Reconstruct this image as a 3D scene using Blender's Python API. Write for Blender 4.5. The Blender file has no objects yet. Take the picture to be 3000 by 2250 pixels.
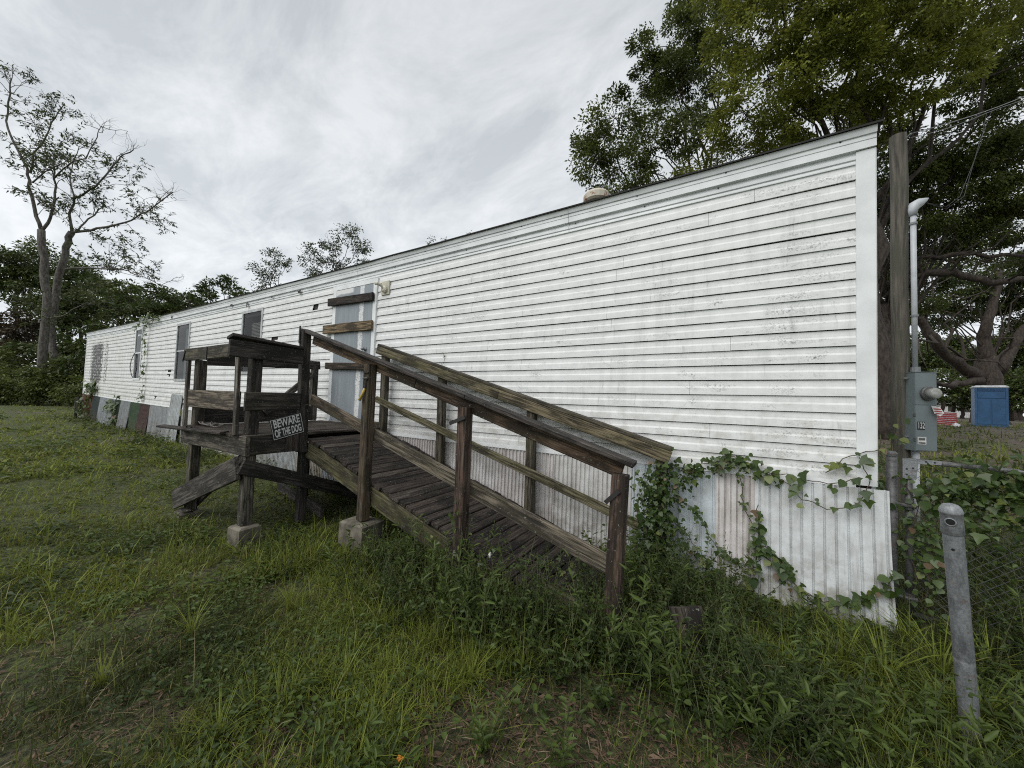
import bpy, math, random
import numpy as np
from mathutils import Vector, Matrix, noise as mnoise

random.seed(7)
rng = np.random.default_rng(7)
SC = bpy.context.scene
COL = SC.collection

# ------------------------------------------------------------------ camera, sky, sun, exposure
CAM = Vector((-0.863, -3.477, 1.458))
YAW, PITCH, ROLL, FPX = 0.5507, 0.0390, 0.0352, 1050.13
_f = Vector((-math.sin(YAW) * math.cos(PITCH), math.cos(YAW) * math.cos(PITCH), math.sin(PITCH)))
_r = Vector((math.cos(YAW), math.sin(YAW), 0))
_u = _r.cross(_f)
RGT = _r * math.cos(ROLL) + _u * math.sin(ROLL)
UPV = -_r * math.sin(ROLL) + _u * math.cos(ROLL)
cd = bpy.data.cameras.new('camera')
cd.sensor_width = 36.0
cd.lens = FPX / 3000 * 36.0
cd.clip_start = 0.05
cd.clip_end = 3000
cam = bpy.data.objects.new('camera', cd)
COL.objects.link(cam)
cam.matrix_world = Matrix((
    (RGT.x, UPV.x, -_f.x, CAM.x), (RGT.y, UPV.y, -_f.y, CAM.y), (RGT.z, UPV.z, -_f.z, CAM.z), (0, 0, 0, 1)))
SC.camera = cam


def at(px, py, depth):
    """point of the place seen at photo pixel (px, py), `depth` metres along the view axis"""
    return CAM + (_f + RGT * ((px - 1500) / FPX) - UPV * ((py - 1125) / FPX)) * depth


SUN_EL, SUN_AZ = math.radians(48), math.radians(200)   # azimuth clockwise from +Y; light comes from the open side
w = bpy.data.worlds.new('World')
SC.world = w
w.use_nodes = True
nt = w.node_tree
nt.nodes.clear()


def wn(t, **k):
    n = nt.nodes.new(t)
    for a, b in k.items():
        setattr(n, a, b)
    return n


sky = wn('ShaderNodeTexSky', sky_type='NISHITA', sun_disc=False)
sky.sun_elevation = SUN_EL
sky.sun_rotation = SUN_AZ
sky.air_density = 1.0
sky.dust_density = 3.0
geo = wn('ShaderNodeTexCoord')
sep = wn('ShaderNodeSeparateXYZ')
nt.links.new(geo.outputs['Generated'], sep.inputs[0])
mz = wn('ShaderNodeMath', operation='ADD'); mz.inputs[1].default_value = 0.30
ab = wn('ShaderNodeMath', operation='ABSOLUTE')
nt.links.new(sep.outputs[2], ab.inputs[0]); nt.links.new(ab.outputs[0], mz.inputs[0])
dx = wn('ShaderNodeMath', operation='DIVIDE'); dy = wn('ShaderNodeMath', operation='DIVIDE')
nt.links.new(sep.outputs[0], dx.inputs[0]); nt.links.new(mz.outputs[0], dx.inputs[1])
nt.links.new(sep.outputs[1], dy.inputs[0]); nt.links.new(mz.outputs[0], dy.inputs[1])
cmb = wn('ShaderNodeCombineXYZ')
nt.links.new(dx.outputs[0], cmb.inputs[0]); nt.links.new(dy.outputs[0], cmb.inputs[1])
mp = wn('ShaderNodeMapping'); mp.inputs['Rotation'].default_value = (0, 0, 0.75); mp.inputs['Scale'].default_value = (0.9, 1.5, 1)
nt.links.new(cmb.outputs[0], mp.inputs[0])
n1 = wn('ShaderNodeTexNoise'); n1.inputs['Scale'].default_value = 2.3; n1.inputs['Detail'].default_value = 9; n1.inputs['Roughness'].default_value = 0.66
n1.inputs['Distortion'].default_value = 0.5
nt.links.new(mp.outputs[0], n1.inputs['Vector'])
rp = wn('ShaderNodeValToRGB')
rp.color_ramp.elements[0].position = 0.40; rp.color_ramp.elements[0].color = (0.455, 0.486, 0.512, 1)
rp.color_ramp.elements[1].position = 0.63; rp.color_ramp.elements[1].color = (0.630, 0.652, 0.670, 1)
nt.links.new(n1.outputs[0], rp.inputs[0])
# overcast deck is brighter low down, where more lit cloud is seen edge-on
hz = wn('ShaderNodeMapRange'); hz.inputs['From Min'].default_value = 0.0; hz.inputs['From Max'].default_value = 0.75
hz.inputs['To Min'].default_value = 1.20; hz.inputs['To Max'].default_value = 0.86
nt.links.new(ab.outputs[0], hz.inputs['Value'])
mul = wn('ShaderNodeVectorMath', operation='SCALE')
nt.links.new(rp.outputs[0], mul.inputs[0]); nt.links.new(hz.outputs[0], mul.inputs['Scale'])
sk = wn('ShaderNodeVectorMath', operation='SCALE'); sk.inputs['Scale'].default_value = 0.06
nt.links.new(sky.outputs[0], sk.inputs[0])
mixw = wn('ShaderNodeMixRGB'); mixw.inputs[0].default_value = 0.93
nt.links.new(sk.outputs[0], mixw.inputs[1]); nt.links.new(mul.outputs[0], mixw.inputs[2])
bg = wn('ShaderNodeBackground'); bg.inputs[1].default_value = 1.0
nt.links.new(mixw.outputs[0], bg.inputs[0])
wo = wn('ShaderNodeOutputWorld')
nt.links.new(bg.outputs[0], wo.inputs[0])

sl = bpy.data.lights.new('sun', 'SUN')
sl.energy = 1.5
sl.angle = math.radians(50)
sl.color = (1.0, 0.98, 0.95)
so = bpy.data.objects.new('sun', sl)
COL.objects.link(so)
sd = Vector((math.sin(SUN_AZ) * math.cos(SUN_EL), math.cos(SUN_AZ) * math.cos(SUN_EL), math.sin(SUN_EL)))
so.rotation_euler = sd.to_track_quat('Z', 'Y').to_euler()
so.location = (0, -30, 40)

SC.view_settings.view_transform = 'Standard'
SC.view_settings.look = 'None'
SC.view_settings.exposure = 0.54
SC.view_settings.gamma = 1.0
SC.render.engine = 'CYCLES'
SC.cycles.use_denoising = False
SC.cycles.filter_width = 1.1
SC.cycles.sample_clamp_indirect = 4.0
SC.cycles.max_bounces = 6
SC.cycles.diffuse_bounces = 3
SC.cycles.transparent_max_bounces = 8

# ------------------------------------------------------------------ material helpers
class Mat:
    def __init__(s, name):
        s.m = bpy.data.materials.new(name)
        s.m.use_nodes = True
        s.t = s.m.node_tree
        s.b = s.t.nodes['Principled BSDF']
        s.out = s.t.nodes['Material Output']
        s.tc = s.n('ShaderNodeTexCoord')
        s.geo = s.n('ShaderNodeNewGeometry')
        s.oi = s.n('ShaderNodeObjectInfo')

    def n(s, t, **k):
        n = s.t.nodes.new(t)
        for a, b in k.items():
            setattr(n, a, b)
        return n

    def l(s, a, b):
        if isinstance(a, (int, float, tuple)):
            b.default_value = a
        else:
            s.t.links.new(a, b)

    def math(s, op, a, b=0.0, clamp=False):
        n = s.n('ShaderNodeMath', operation=op, use_clamp=clamp)
        s.l(a, n.inputs[0]); s.l(b, n.inputs[1])
        return n.outputs[0]

    def mapping(s, vec, scale=(1, 1, 1), loc=(0, 0, 0)):
        n = s.n('ShaderNodeMapping')
        s.l(vec, n.inputs[0]); n.inputs['Scale'].default_value = scale; n.inputs['Location'].default_value = loc
        return n.outputs[0]

    def shift(s, vec, amt=37.0):
        """offset texture space by the object's random number so that no two pieces look alike"""
        r = s.math('MULTIPLY', s.oi.outputs['Random'], amt)
        n = s.n('ShaderNodeVectorMath', operation='ADD')
        c = s.n('ShaderNodeCombineXYZ'); s.l(r, c.inputs[0]); s.l(r, c.inputs[1]); s.l(r, c.inputs[2])
        s.l(vec, n.inputs[0]); s.l(c.outputs[0], n.inputs[1])
        return n.outputs[0]

    def noise(s, vec, scale=5.0, detail=4.0, rough=0.55, dist=0.0):
        n = s.n('ShaderNodeTexNoise')
        s.l(vec, n.inputs['Vector']); n.inputs['Scale'].default_value = scale
        n.inputs['Detail'].default_value = detail; n.inputs['Roughness'].default_value = rough
        n.inputs['Distortion'].default_value = dist
        return n.outputs[0]

    def ramp(s, fac, a, b):
        n = s.n('ShaderNodeMapRange', interpolation_type='SMOOTHSTEP')
        s.l(fac, n.inputs[0]); n.inputs[1].default_value = a; n.inputs[2].default_value = b
        return n.outputs[0]

    def mix(s, fac, a, b, mode='MIX'):
        n = s.n('ShaderNodeMixRGB', blend_type=mode)
        s.l(fac, n.inputs[0])
        for v, i in ((a, 1), (b, 2)):
            if isinstance(v, tuple):
                v = tuple(v) + (1,) if len(v) == 3 else v
            s.l(v, n.inputs[i])
        return n.outputs[0]

    def base(s, c):
        if isinstance(c, tuple):
            c = c + (1,) if len(c) == 3 else c
        s.l(c, s.b.inputs['Base Color'])

    def bump(s, h, strength=0.3, dist=0.01):
        n = s.n('ShaderNodeBump')
        n.inputs['Strength'].default_value = strength; n.inputs['Distance'].default_value = dist
        s.l(h, n.inputs['Height']); s.t.links.new(n.outputs[0], s.b.inputs['Normal'])

    def p(s, **k):
        for a, b in k.items():
            s.l(b, s.b.inputs[a.replace('_', ' ')])


M = {}


def plain(name, col, rough=0.6, metal=0.0, var=0.25, nscale=8.0):
    m = Mat(name)
    v = m.shift(m.tc.outputs['Object'])
    n = m.noise(v, nscale, 5)
    m.base(m.mix(m.ramp(n, 0.3, 0.7), tuple(c * (1 - var) for c in col), tuple(min(1, c * (1 + var)) for c in col)))
    m.p(Roughness=rough, Metallic=metal)
    M[name] = m.m
    return m


# siding: white paint, grey film, black mildew specks on the flat of each course, brown runs, green and black toward the damp far end
def siding_mat():
    m = Mat('siding_paint')
    pos = m.geo.outputs['Position']
    uv = m.n('ShaderNodeUVMap').outputs[0]
    su = m.n('ShaderNodeSeparateXYZ'); m.l(uv, su.inputs[0])
    sp = m.n('ShaderNodeSeparateXYZ'); m.l(pos, sp.inputs[0])
    big = m.noise(m.mapping(pos, (0.9, 1, 1.6)), 1.1, 5, 0.6)
    fine = m.noise(pos, 85, 4, 0.75)
    mid = m.noise(m.mapping(pos, (1, 1, 1.3)), 9, 6, 0.65)
    streak = m.noise(m.mapping(pos, (9, 1, 0.5)), 1.3, 8, 0.72, 0.4)
    patch = m.noise(m.mapping(pos, (1.0, 1, 2.4)), 2.4, 7, 0.7, 0.6)
    cor = m.math('MULTIPLY', m.ramp(sp.outputs[0], -0.9, -0.35), m.math('SUBTRACT', 1.0, m.ramp(sp.outputs[0], -0.32, -0.16)))
    patch = m.math('ADD', patch, m.math('MULTIPLY', cor, 0.07))
    flat = m.math('MULTIPLY', m.ramp(su.outputs[1], 0.08, 0.3), m.math('SUBTRACT', 1.0, m.ramp(su.outputs[1], 0.5, 0.95)))
    col = m.mix(m.ramp(mid, 0.35, 0.75), (0.750, 0.760, 0.750), (0.67, 0.682, 0.668))
    film = m.math('MULTIPLY', m.ramp(streak, 0.40, 0.74), m.ramp(big, 0.32, 0.62))
    col = m.mix(m.math('MULTIPLY', film, 0.46), col, (0.42, 0.435, 0.42))
    grime = m.math('MULTIPLY', m.ramp(m.noise(m.mapping(pos, (1.6, 1, 3)), 2.6, 8, 0.72), 0.42, 0.72), flat)
    col = m.mix(m.math('MULTIPLY', grime, 0.30), col, (0.42, 0.44, 0.425))
    speck = m.math('MULTIPLY', m.ramp(fine, 0.46, 0.64), m.math('MULTIPLY', m.ramp(patch, 0.51, 0.68), m.math('ADD', flat, 0.3)))
    col = m.mix(m.math('MULTIPLY', speck, 0.68), col, (0.12, 0.125, 0.12))
    sm = m.noise(m.mapping(pos, (14, 1, 2.2)), 1.6, 6, 0.7)
    col = m.mix(m.math('MULTIPLY', m.math('MULTIPLY', m.ramp(sm, 0.58, 0.70), m.ramp(big, 0.40, 0.62)), 0.60), col, (0.20, 0.195, 0.175))
    # brown splash low on the wall
    low = m.math('SUBTRACT', 1.0, m.ramp(sp.outputs[2], 1.0, 1.75))
    brown = m.math('MULTIPLY', m.math('MULTIPLY', low, m.ramp(mid, 0.42, 0.72)), 0.40)
    col = m.mix(brown, col, (0.36, 0.31, 0.24))
    # greenish damp end
    far = m.math('SUBTRACT', 1.0, m.ramp(sp.outputs[0], -22.0, -11.0))
    g = m.math('MULTIPLY', m.math('MULTIPLY', far, m.ramp(streak, 0.36, 0.66)), 0.45)
    col = m.mix(g, col, (0.36, 0.35, 0.27))
    # black mould column
    d = m.math('ABSOLUTE', m.math('ADD', sp.outputs[0], 22.35))
    d2 = m.math('ABSOLUTE', m.math('ADD', sp.outputs[0], 20.9))
    mo = m.math('MAXIMUM', m.math('SUBTRACT', 1.0, m.ramp(d, 0.45, 1.7)), m.math('MULTIPLY', m.math('SUBTRACT', 1.0, m.ramp(d2, 0.1, 0.6)), 0.7))
    mo = m.math('MULTIPLY', mo, m.math('MULTIPLY', m.ramp(sp.outputs[2], 1.3, 1.6), m.math('SUBTRACT', 1.0, m.ramp(sp.outputs[2], 2.9, 3.3))))
    blot = m.noise(m.mapping(pos, (4.0, 1, 8.0)), 1.5, 7, 0.75)
    mo = m.math('MULTIPLY', m.ramp(m.math('ADD', m.math('MULTIPLY', mo, 0.31), blot), 0.70, 0.78), m.ramp(mo, 0.02, 0.25))
    col = m.mix(m.math('MULTIPLY', mo, 0.93), col, (0.025, 0.022, 0.022))
    m.base(col)
    m.p(Roughness=0.5)
    m.b.inputs['Specular IOR Level'].default_value = 0.3
    m.bump(m.noise(pos, 60, 4), 0.06, 0.004)
    M['siding'] = m.m


siding_mat()


def wood_mat():
    m = Mat('weathered_wood')
    o = m.shift(m.tc.outputs['Object'])
    g1 = m.noise(m.mapping(o, (1.2, 26, 26)), 2.2, 6, 0.65, 0.35)
    g2 = m.noise(m.mapping(o, (3.0, 95, 95)), 1.6, 4, 0.7, 0.2)
    blot = m.noise(m.mapping(o, (1.6, 5, 5)), 1.7, 5, 0.6)
    tint = m.oi.outputs['Color']
    tint = m.mix(1.0, tint, (1.40, 1.37, 1.31), 'MULTIPLY')
    dk = m.mix(0.88, tint, (0.007, 0.0065, 0.006))
    lt = m.mix(0.40, tint, (0.30, 0.28, 0.25))
    col = m.mix(m.ramp(g1, 0.40, 0.60), dk, tint)
    col = m.mix(m.math('MULTIPLY', m.ramp(g2, 0.52, 0.70), 0.75), col, lt)
    col = m.mix(m.math('MULTIPLY', m.ramp(blot, 0.44, 0.60), 0.88), col, dk)
    # cracks
    ck = m.noise(m.mapping(o, (0.8, 45, 45)), 1.5, 3, 0.5, 0.8)
    col = m.mix(m.math('MULTIPLY', m.ramp(m.math('ABSOLUTE', m.math('SUBTRACT', ck, 0.5)), 0.018, 0.0), 0.85), col, (0.008, 0.007, 0.007))
    # algae and lichen, amount set per board by the object colour's alpha
    moss = m.math('MULTIPLY', m.ramp(m.noise(m.mapping(o, (1.5, 6, 6)), 2.4, 5, 0.65), 0.42, 0.66), m.oi.outputs['Alpha'])
    col = m.mix(m.math('MULTIPLY', moss, 0.55), col, (0.100, 0.095, 0.038))
    lich = m.math('MULTIPLY', m.ramp(m.noise(o, 55, 4, 0.7), 0.62, 0.68), m.ramp(blot, 0.40, 0.6))
    col = m.mix(m.math('MULTIPLY', lich, 0.75), col, (0.30, 0.31, 0.26))
    m.base(col)
    m.p(Roughness=0.82)
    m.b.inputs['Specular IOR Level'].default_value = 0.25
    m.bump(m.math('ADD', g1, m.math('MULTIPLY', g2, 0.6)), 0.55, 0.006)
    M['wood'] = m.m


wood_mat()


def sheet_mat():
    """thin painted or galvanised sheet; paint colour is the object colour, wear shows grime and rust"""
    m = Mat('sheet_metal')
    pos = m.shift(m.geo.outputs['Position'], 9.0)
    tint = m.oi.outputs['Color']
    st = m.noise(m.mapping(pos, (8, 8, 0.5)), 1.6, 6, 0.65)
    md = m.noise(pos, 7, 6, 0.65)
    col = m.mix(m.ramp(md, 0.3, 0.75), tint, m.mix(1.0, tint, (0.72, 0.70, 0.67), 'MULTIPLY'))
    col = m.mix(m.math('MULTIPLY', m.ramp(st, 0.48, 0.70), 0.65), col, m.mix(1.0, tint, (0.40, 0.36, 0.32), 'MULTIPLY'))
    sp = m.n('ShaderNodeSeparateXYZ'); m.l(m.geo.outputs['Position'], sp.inputs[0])
    low = m.math('SUBTRACT', 1.0, m.ramp(sp.outputs[2], 0.0, 0.55))
    col = m.mix(m.math('MULTIPLY', m.math('MULTIPLY', low, m.ramp(md, 0.35, 0.7)), 0.6), col, (0.17, 0.14, 0.10))
    rust = m.math('MULTIPLY', m.ramp(m.noise(m.mapping(pos, (3, 3, 0.8)), 2.5, 6, 0.7), 0.56, 0.72), m.oi.outputs['Alpha'])
    col = m.mix(m.math('MULTIPLY', rust, 0.8), col, (0.20, 0.085, 0.045))
    m.base(col)
    m.p(Roughness=0.48)
    m.bump(m.noise(pos, 14, 5), 0.25, 0.01)
    M['sheet'] = m.m


sheet_mat()


def foliage_mat(name, c1, c2, yellow, trans=0.35, rough=0.5):
    m = Mat(name)
    a = m.n('ShaderNodeAttribute', attribute_name='tint').outputs['Fac']
    col = m.mix(m.ramp(a, 0.0, 0.75), c1, c2)
    col = m.mix(m.ramp(a, 0.86, 1.0), col, yellow)
    m.base(col)
    m.p(Roughness=rough)
    m.b.inputs['Specular IOR Level'].default_value = 0.35
    tr = m.n('ShaderNodeBsdfTranslucent')
    m.l(m.mix(0.45, col, yellow), tr.inputs[0])
    mx = m.n('ShaderNodeMixShader'); mx.inputs[0].default_value = trans
    m.t.links.new(m.b.outputs[0], mx.inputs[1]); m.t.links.new(tr.outputs[0], mx.inputs[2])
    m.t.links.new(mx.outputs[0], m.out.inputs[0])
    M[name] = m.m


foliage_mat('leaf_bright_tree', (0.088, 0.115, 0.018), (0.250, 0.285, 0.044), (0.28, 0.26, 0.05), 0.42)
foliage_mat('leaf_dark_tree', (0.046, 0.064, 0.015), (0.132, 0.168, 0.036), (0.09, 0.10, 0.03), 0.30)
foliage_mat('leaf_wood', (0.034, 0.052, 0.013), (0.092, 0.124, 0.028), (0.07, 0.085, 0.025), 0.28)
foliage_mat('leaf_pecan', (0.030, 0.042, 0.014), (0.060, 0.080, 0.026), (0.10, 0.11, 0.04), 0.35)
foliage_mat('leaf_red', (0.030, 0.022, 0.012), (0.060, 0.045, 0.022), (0.09, 0.06, 0.03), 0.25)
foliage_mat('grass_blade', (0.026, 0.043, 0.008), (0.190, 0.232, 0.030), (0.27, 0.23, 0.09), 0.35, 0.55)
foliage_mat('weed_leaf', (0.026, 0.046, 0.011), (0.082, 0.122, 0.024), (0.15, 0.17, 0.045), 0.35)
foliage_mat('vine_leaf', (0.030, 0.058, 0.014), (0.070, 0.115, 0.026), (0.15, 0.18, 0.04), 0.30, 0.42)
foliage_mat('dry_leaf', (0.055, 0.036, 0.024), (0.16, 0.105, 0.065), (0.30, 0.23, 0.16), 0.1, 0.7)

m = Mat('vine_leaf_single')
c = m.mix(m.oi.outputs['Random'], (0.030, 0.060, 0.014), (0.075, 0.118, 0.026))
c = m.mix(m.ramp(m.oi.outputs['Random'], 0.84, 0.90), c, (0.15, 0.18, 0.045))
c = m.mix(m.ramp(m.oi.outputs['Random'], 0.955, 0.97), c, (0.14, 0.09, 0.05))
m.base(c); m.p(Roughness=0.42)
tr = m.n('ShaderNodeBsdfTranslucent'); m.l(m.mix(0.5, c, (0.14, 0.17, 0.03)), tr.inputs[0])
mx = m.n('ShaderNodeMixShader'); mx.inputs[0].default_value = 0.3
m.t.links.new(m.b.outputs[0], mx.inputs[1]); m.t.links.new(tr.outputs[0], mx.inputs[2]); m.t.links.new(mx.outputs[0], m.out.inputs[0])
M['vine_single'] = m.m


def bark_mat(name, a, b):
    m = Mat(name)
    o = m.geo.outputs['Position']
    n = m.noise(m.mapping(o, (3, 3, 1.0)), 3.5, 7, 0.7)
    m.base(m.mix(m.ramp(n, 0.35, 0.68), a, b)); m.p(Roughness=0.9); m.bump(n, 0.7, 0.05)
    M[name] = m.m


bark_mat('bark_dark', (0.020, 0.015, 0.012), (0.075, 0.058, 0.045))
bark_mat('bark_pecan', (0.050, 0.045, 0.040), (0.165, 0.150, 0.130))
bark_mat('stem_green', (0.05, 0.06, 0.025), (0.10, 0.11, 0.045))
bark_mat('stem_brown', (0.06, 0.04, 0.028), (0.13, 0.10, 0.07))


def ground_mat():
    m = Mat('soil_and_turf')
    p = m.geo.outputs['Position']
    a = m.noise(p, 0.55, 6, 0.6)
    b = m.noise(p, 7, 6, 0.7)
    c = m.noise(p, 30, 5, 0.75)
    d_ = m.noise(p, 170, 3, 0.8)
    soil = m.mix(m.ramp(c, 0.42, 0.58), (0.022, 0.016, 0.012), (0.135, 0.105, 0.078))
    soil = m.mix(m.math('MULTIPLY', m.ramp(d_, 0.52, 0.62), 0.8), soil, (0.20, 0.165, 0.125))
    turf = m.mix(m.ramp(c, 0.42, 0.58), (0.022, 0.030, 0.008), (0.085, 0.105, 0.026))
    sg = m.n('ShaderNodeSeparateXYZ'); m.l(p, sg.inputs[0])
    rise = m.math('MULTIPLY', m.ramp(sg.outputs[0], 0.3, 2.0), m.ramp(sg.outputs[1], 2.0, 5.0))
    m.base(m.mix(m.ramp(m.math('SUBTRACT', m.math('ADD', m.math('MULTIPLY', a, 0.7), m.math('MULTIPLY', b, 0.3)), m.math('MULTIPLY', rise, 0.14)), 0.34, 0.48), soil, turf))
    m.p(Roughness=0.95)
    m.bump(m.math('ADD', m.math('ADD', b, m.math('MULTIPLY', c, 0.5)), m.math('MULTIPLY', d_, 0.3)), 0.9, 0.035)
    M['ground'] = m.m


ground_mat()


def galv_mat(name, a, b, rusty):
    m = Mat(name)
    o = m.tc.outputs['Object']
    n = m.noise(o, 110, 6, 0.75)
    big = m.noise(m.mapping(o, (9, 26, 26)), 1.3, 6, 0.7)
    col = m.mix(m.ramp(n, 0.3, 0.7), a, b)
    col = m.mix(m.math('MULTIPLY', m.ramp(big, 0.45, 0.72), 0.7), col, tuple(x * 0.4 for x in a))
    if rusty:
        r = m.noise(m.mapping(o, (6, 6, 3)), 2.2, 6, 0.7)
        col = m.mix(m.math('MULTIPLY', m.ramp(r, 0.58, 0.70), rusty), col, (0.16, 0.065, 0.035))
    m.base(col); m.p(Metallic=0.35, Roughness=0.55); m.bump(n, 0.15, 0.004)
    M[name] = m.m


galv_mat('galvanised', (0.17, 0.18, 0.19), (0.31, 0.32, 0.33), 0.5)
galv_mat('dull_steel', (0.085, 0.085, 0.085), (0.17, 0.17, 0.17), 0.5)
galv_mat('rusty_rail', (0.14, 0.14, 0.14), (0.26, 0.26, 0.26), 1.0)
plain('white_trim', (0.72, 0.74, 0.74), 0.45, 0, 0.08, 5)
plain('fascia_paint', (0.66, 0.685, 0.69), 0.45, 0, 0.12, 3)
plain('roof_edge', (0.018, 0.017, 0.016), 0.8)
plain('roof_sheet', (0.20, 0.20, 0.20), 0.6)
plain('dark_sheathing', (0.035, 0.031, 0.028), 0.9)
plain('black_paint', (0.014, 0.014, 0.016), 0.5)
plain('sign_white', (0.55, 0.56, 0.55), 0.5, 0, 0.15, 30)
plain('aluminium', (0.42, 0.43, 0.43), 0.45, 0.4)
plain('cream_plastic', (0.46, 0.44, 0.35), 0.5)
plain('meter_grey', (0.155, 0.185, 0.190), 0.5, 0.0, 0.10, 3)
plain('conduit_grey', (0.42, 0.44, 0.46), 0.45, 0.0, 0.12, 6)
plain('concrete', (0.125, 0.112, 0.088), 0.9, 0, 0.5, 9)
plain('iron_dark', (0.030, 0.028, 0.028), 0.6, 0.3)
plain('yellow_plastic', (0.46, 0.33, 0.06), 0.5)
plain('rope', (0.12, 0.11, 0.10), 0.9, 0, 0.3, 40)
plain('wire_black', (0.03, 0.03, 0.03), 0.6)
plain('wire_grey', (0.16, 0.165, 0.17), 0.5)
plain('mesh_wire', (0.12, 0.125, 0.125), 0.6, 0.2)
plain('toilet_blue', (0.022, 0.085, 0.19), 0.5, 0, 0.15, 3)
plain('toilet_roof', (0.50, 0.51, 0.52), 0.5)
plain('red_plastic', (0.32, 0.030, 0.035), 0.5)
plain('white_plastic', (0.60, 0.60, 0.62), 0.5)
plain('house_white', (0.55, 0.55, 0.54), 0.7)
plain('far_roof', (0.12, 0.11, 0.11), 0.8)
plain('blinds', (0.26, 0.22, 0.20), 0.7)
plain('curtain_grey', (0.14, 0.16, 0.17), 0.8)
plain('room_dark', (0.05, 0.045, 0.04), 0.9)
plain('flower_orange', (0.55, 0.20, 0.02), 0.6)
plain('flower_white', (0.70, 0.70, 0.64), 0.6)
plain('sticker', (0.60, 0.60, 0.58), 0.5)
plain('dead_stalk', (0.24, 0.20, 0.11), 0.8, 0, 0.3, 20)
plain('red_print', (0.30, 0.04, 0.04), 0.6)

m = Mat('pole_wood')
o = m.geo.outputs['Position']
g = m.noise(m.mapping(o, (22, 22, 0.7)), 1.8, 6, 0.7)
g2 = m.noise(m.mapping(o, (4, 4, 1.2)), 1.5, 4, 0.6)
m.base(m.mix(m.ramp(g2, 0.4, 0.7), m.mix(m.ramp(g, 0.3, 0.7), (0.040, 0.036, 0.029), (0.150, 0.138, 0.112)), (0.070, 0.068, 0.050)))
m.p(Roughness=0.9); m.bump(g, 0.6, 0.01)
M['pole_wood'] = m.m

m = Mat('vent_cap_paint')
n = m.noise(m.tc.outputs['Object'], 14, 6, 0.7)
m.base(m.mix(m.ramp(n, 0.52, 0.64), (0.50, 0.46, 0.37), (0.20, 0.08, 0.035))); m.p(Roughness=0.6)
M['vent_cap'] = m.m

# grey door with a torn white paint strip (object space: x across, z up)
m = Mat('door_paint')
o = m.tc.outputs['Object']
s_ = m.n('ShaderNodeSeparateXYZ'); m.l(o, s_.inputs[0])
wob = m.noise(m.mapping(o, (1, 1, 5)), 3, 5, 0.7)
cx = m.math('ADD', m.math('ADD', s_.outputs[0], -0.205), m.math('MULTIPLY', m.math('SUBTRACT', wob, 0.5), 0.07))
dd = m.math('ABSOLUTE', cx)
rag = m.noise(o, 42, 4, 0.75)
strip = m.math('MULTIPLY', m.ramp(dd, 0.062, 0.040), m.ramp(rag, 0.40, 0.46))
top = m.math('MULTIPLY', m.ramp(m.math('ADD', s_.outputs[2], m.math('MULTIPLY', wob, 0.10)), 2.06, 2.09), m.ramp(s_.outputs[0], 0.02, -0.05))
gr = m.mix(m.ramp(m.noise(m.mapping(o, (5, 1, 0.6)), 2.2, 5, 0.6), 0.35, 0.7), (0.205, 0.235, 0.255), (0.265, 0.295, 0.318))
m.base(m.mix(m.math('MAXIMUM', strip, top), gr, (0.66, 0.67, 0.66)))
m.p(Roughness=0.5)
M['door_paint'] = m.m

m = Mat('window_glass')
m.base((0.03, 0.033, 0.035)); m.p(Roughness=0.04)
tp = m.n('ShaderNodeBsdfTransparent'); tp.inputs[0].default_value = (0.75, 0.8, 0.8, 1)
gl = m.n('ShaderNodeBsdfGlossy'); gl.inputs['Roughness'].default_value = 0.03
fr = m.n('ShaderNodeFresnel'); fr.inputs[0].default_value = 1.22
mx = m.n('ShaderNodeMixShader')
m.t.links.new(fr.outputs[0], mx.inputs[0]); m.t.links.new(tp.outputs[0], mx.inputs[1]); m.t.links.new(gl.outputs[0], mx.inputs[2])
m.t.links.new(mx.outputs[0], m.out.inputs[0])
M['glass'] = m.m
m = Mat('meter_glass')
m.base((0.52, 0.52, 0.49)); m.p(Roughness=0.06)
tp = m.n('ShaderNodeBsdfTransparent'); tp.inputs[0].default_value = (0.8, 0.82, 0.8, 1)
mx = m.n('ShaderNodeMixShader'); mx.inputs[0].default_value = 0.45
m.t.links.new(m.b.outputs[0], mx.inputs[1]); m.t.links.new(tp.outputs[0], mx.inputs[2]); m.t.links.new(mx.outputs[0], m.out.inputs[0])
M['meter_glass'] = m.m

# ------------------------------------------------------------------ object helpers
WM = {}


def link(o, parent=None, mw=None):
    mw = mw or Matrix.Identity(4)
    COL.objects.link(o)
    WM[o] = mw
    if parent is not None:
        o.parent = parent
        o.matrix_parent_inverse = WM[parent].inverted()
    o.matrix_basis = mw
    return o


def tag(o, label=None, cat=None, group=None, kind=None):
    for k, v in (('label', label), ('category', cat), ('group', group), ('kind', kind)):
        if v:
            o[k] = v
    return o


def thing(name, loc, label, cat, group=None):
    o = bpy.data.objects.new(name, None)
    o.empty_display_size = 0.1
    link(o, None, Matrix.Translation(Vector(loc)))
    return tag(o, label, cat, group)


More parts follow.
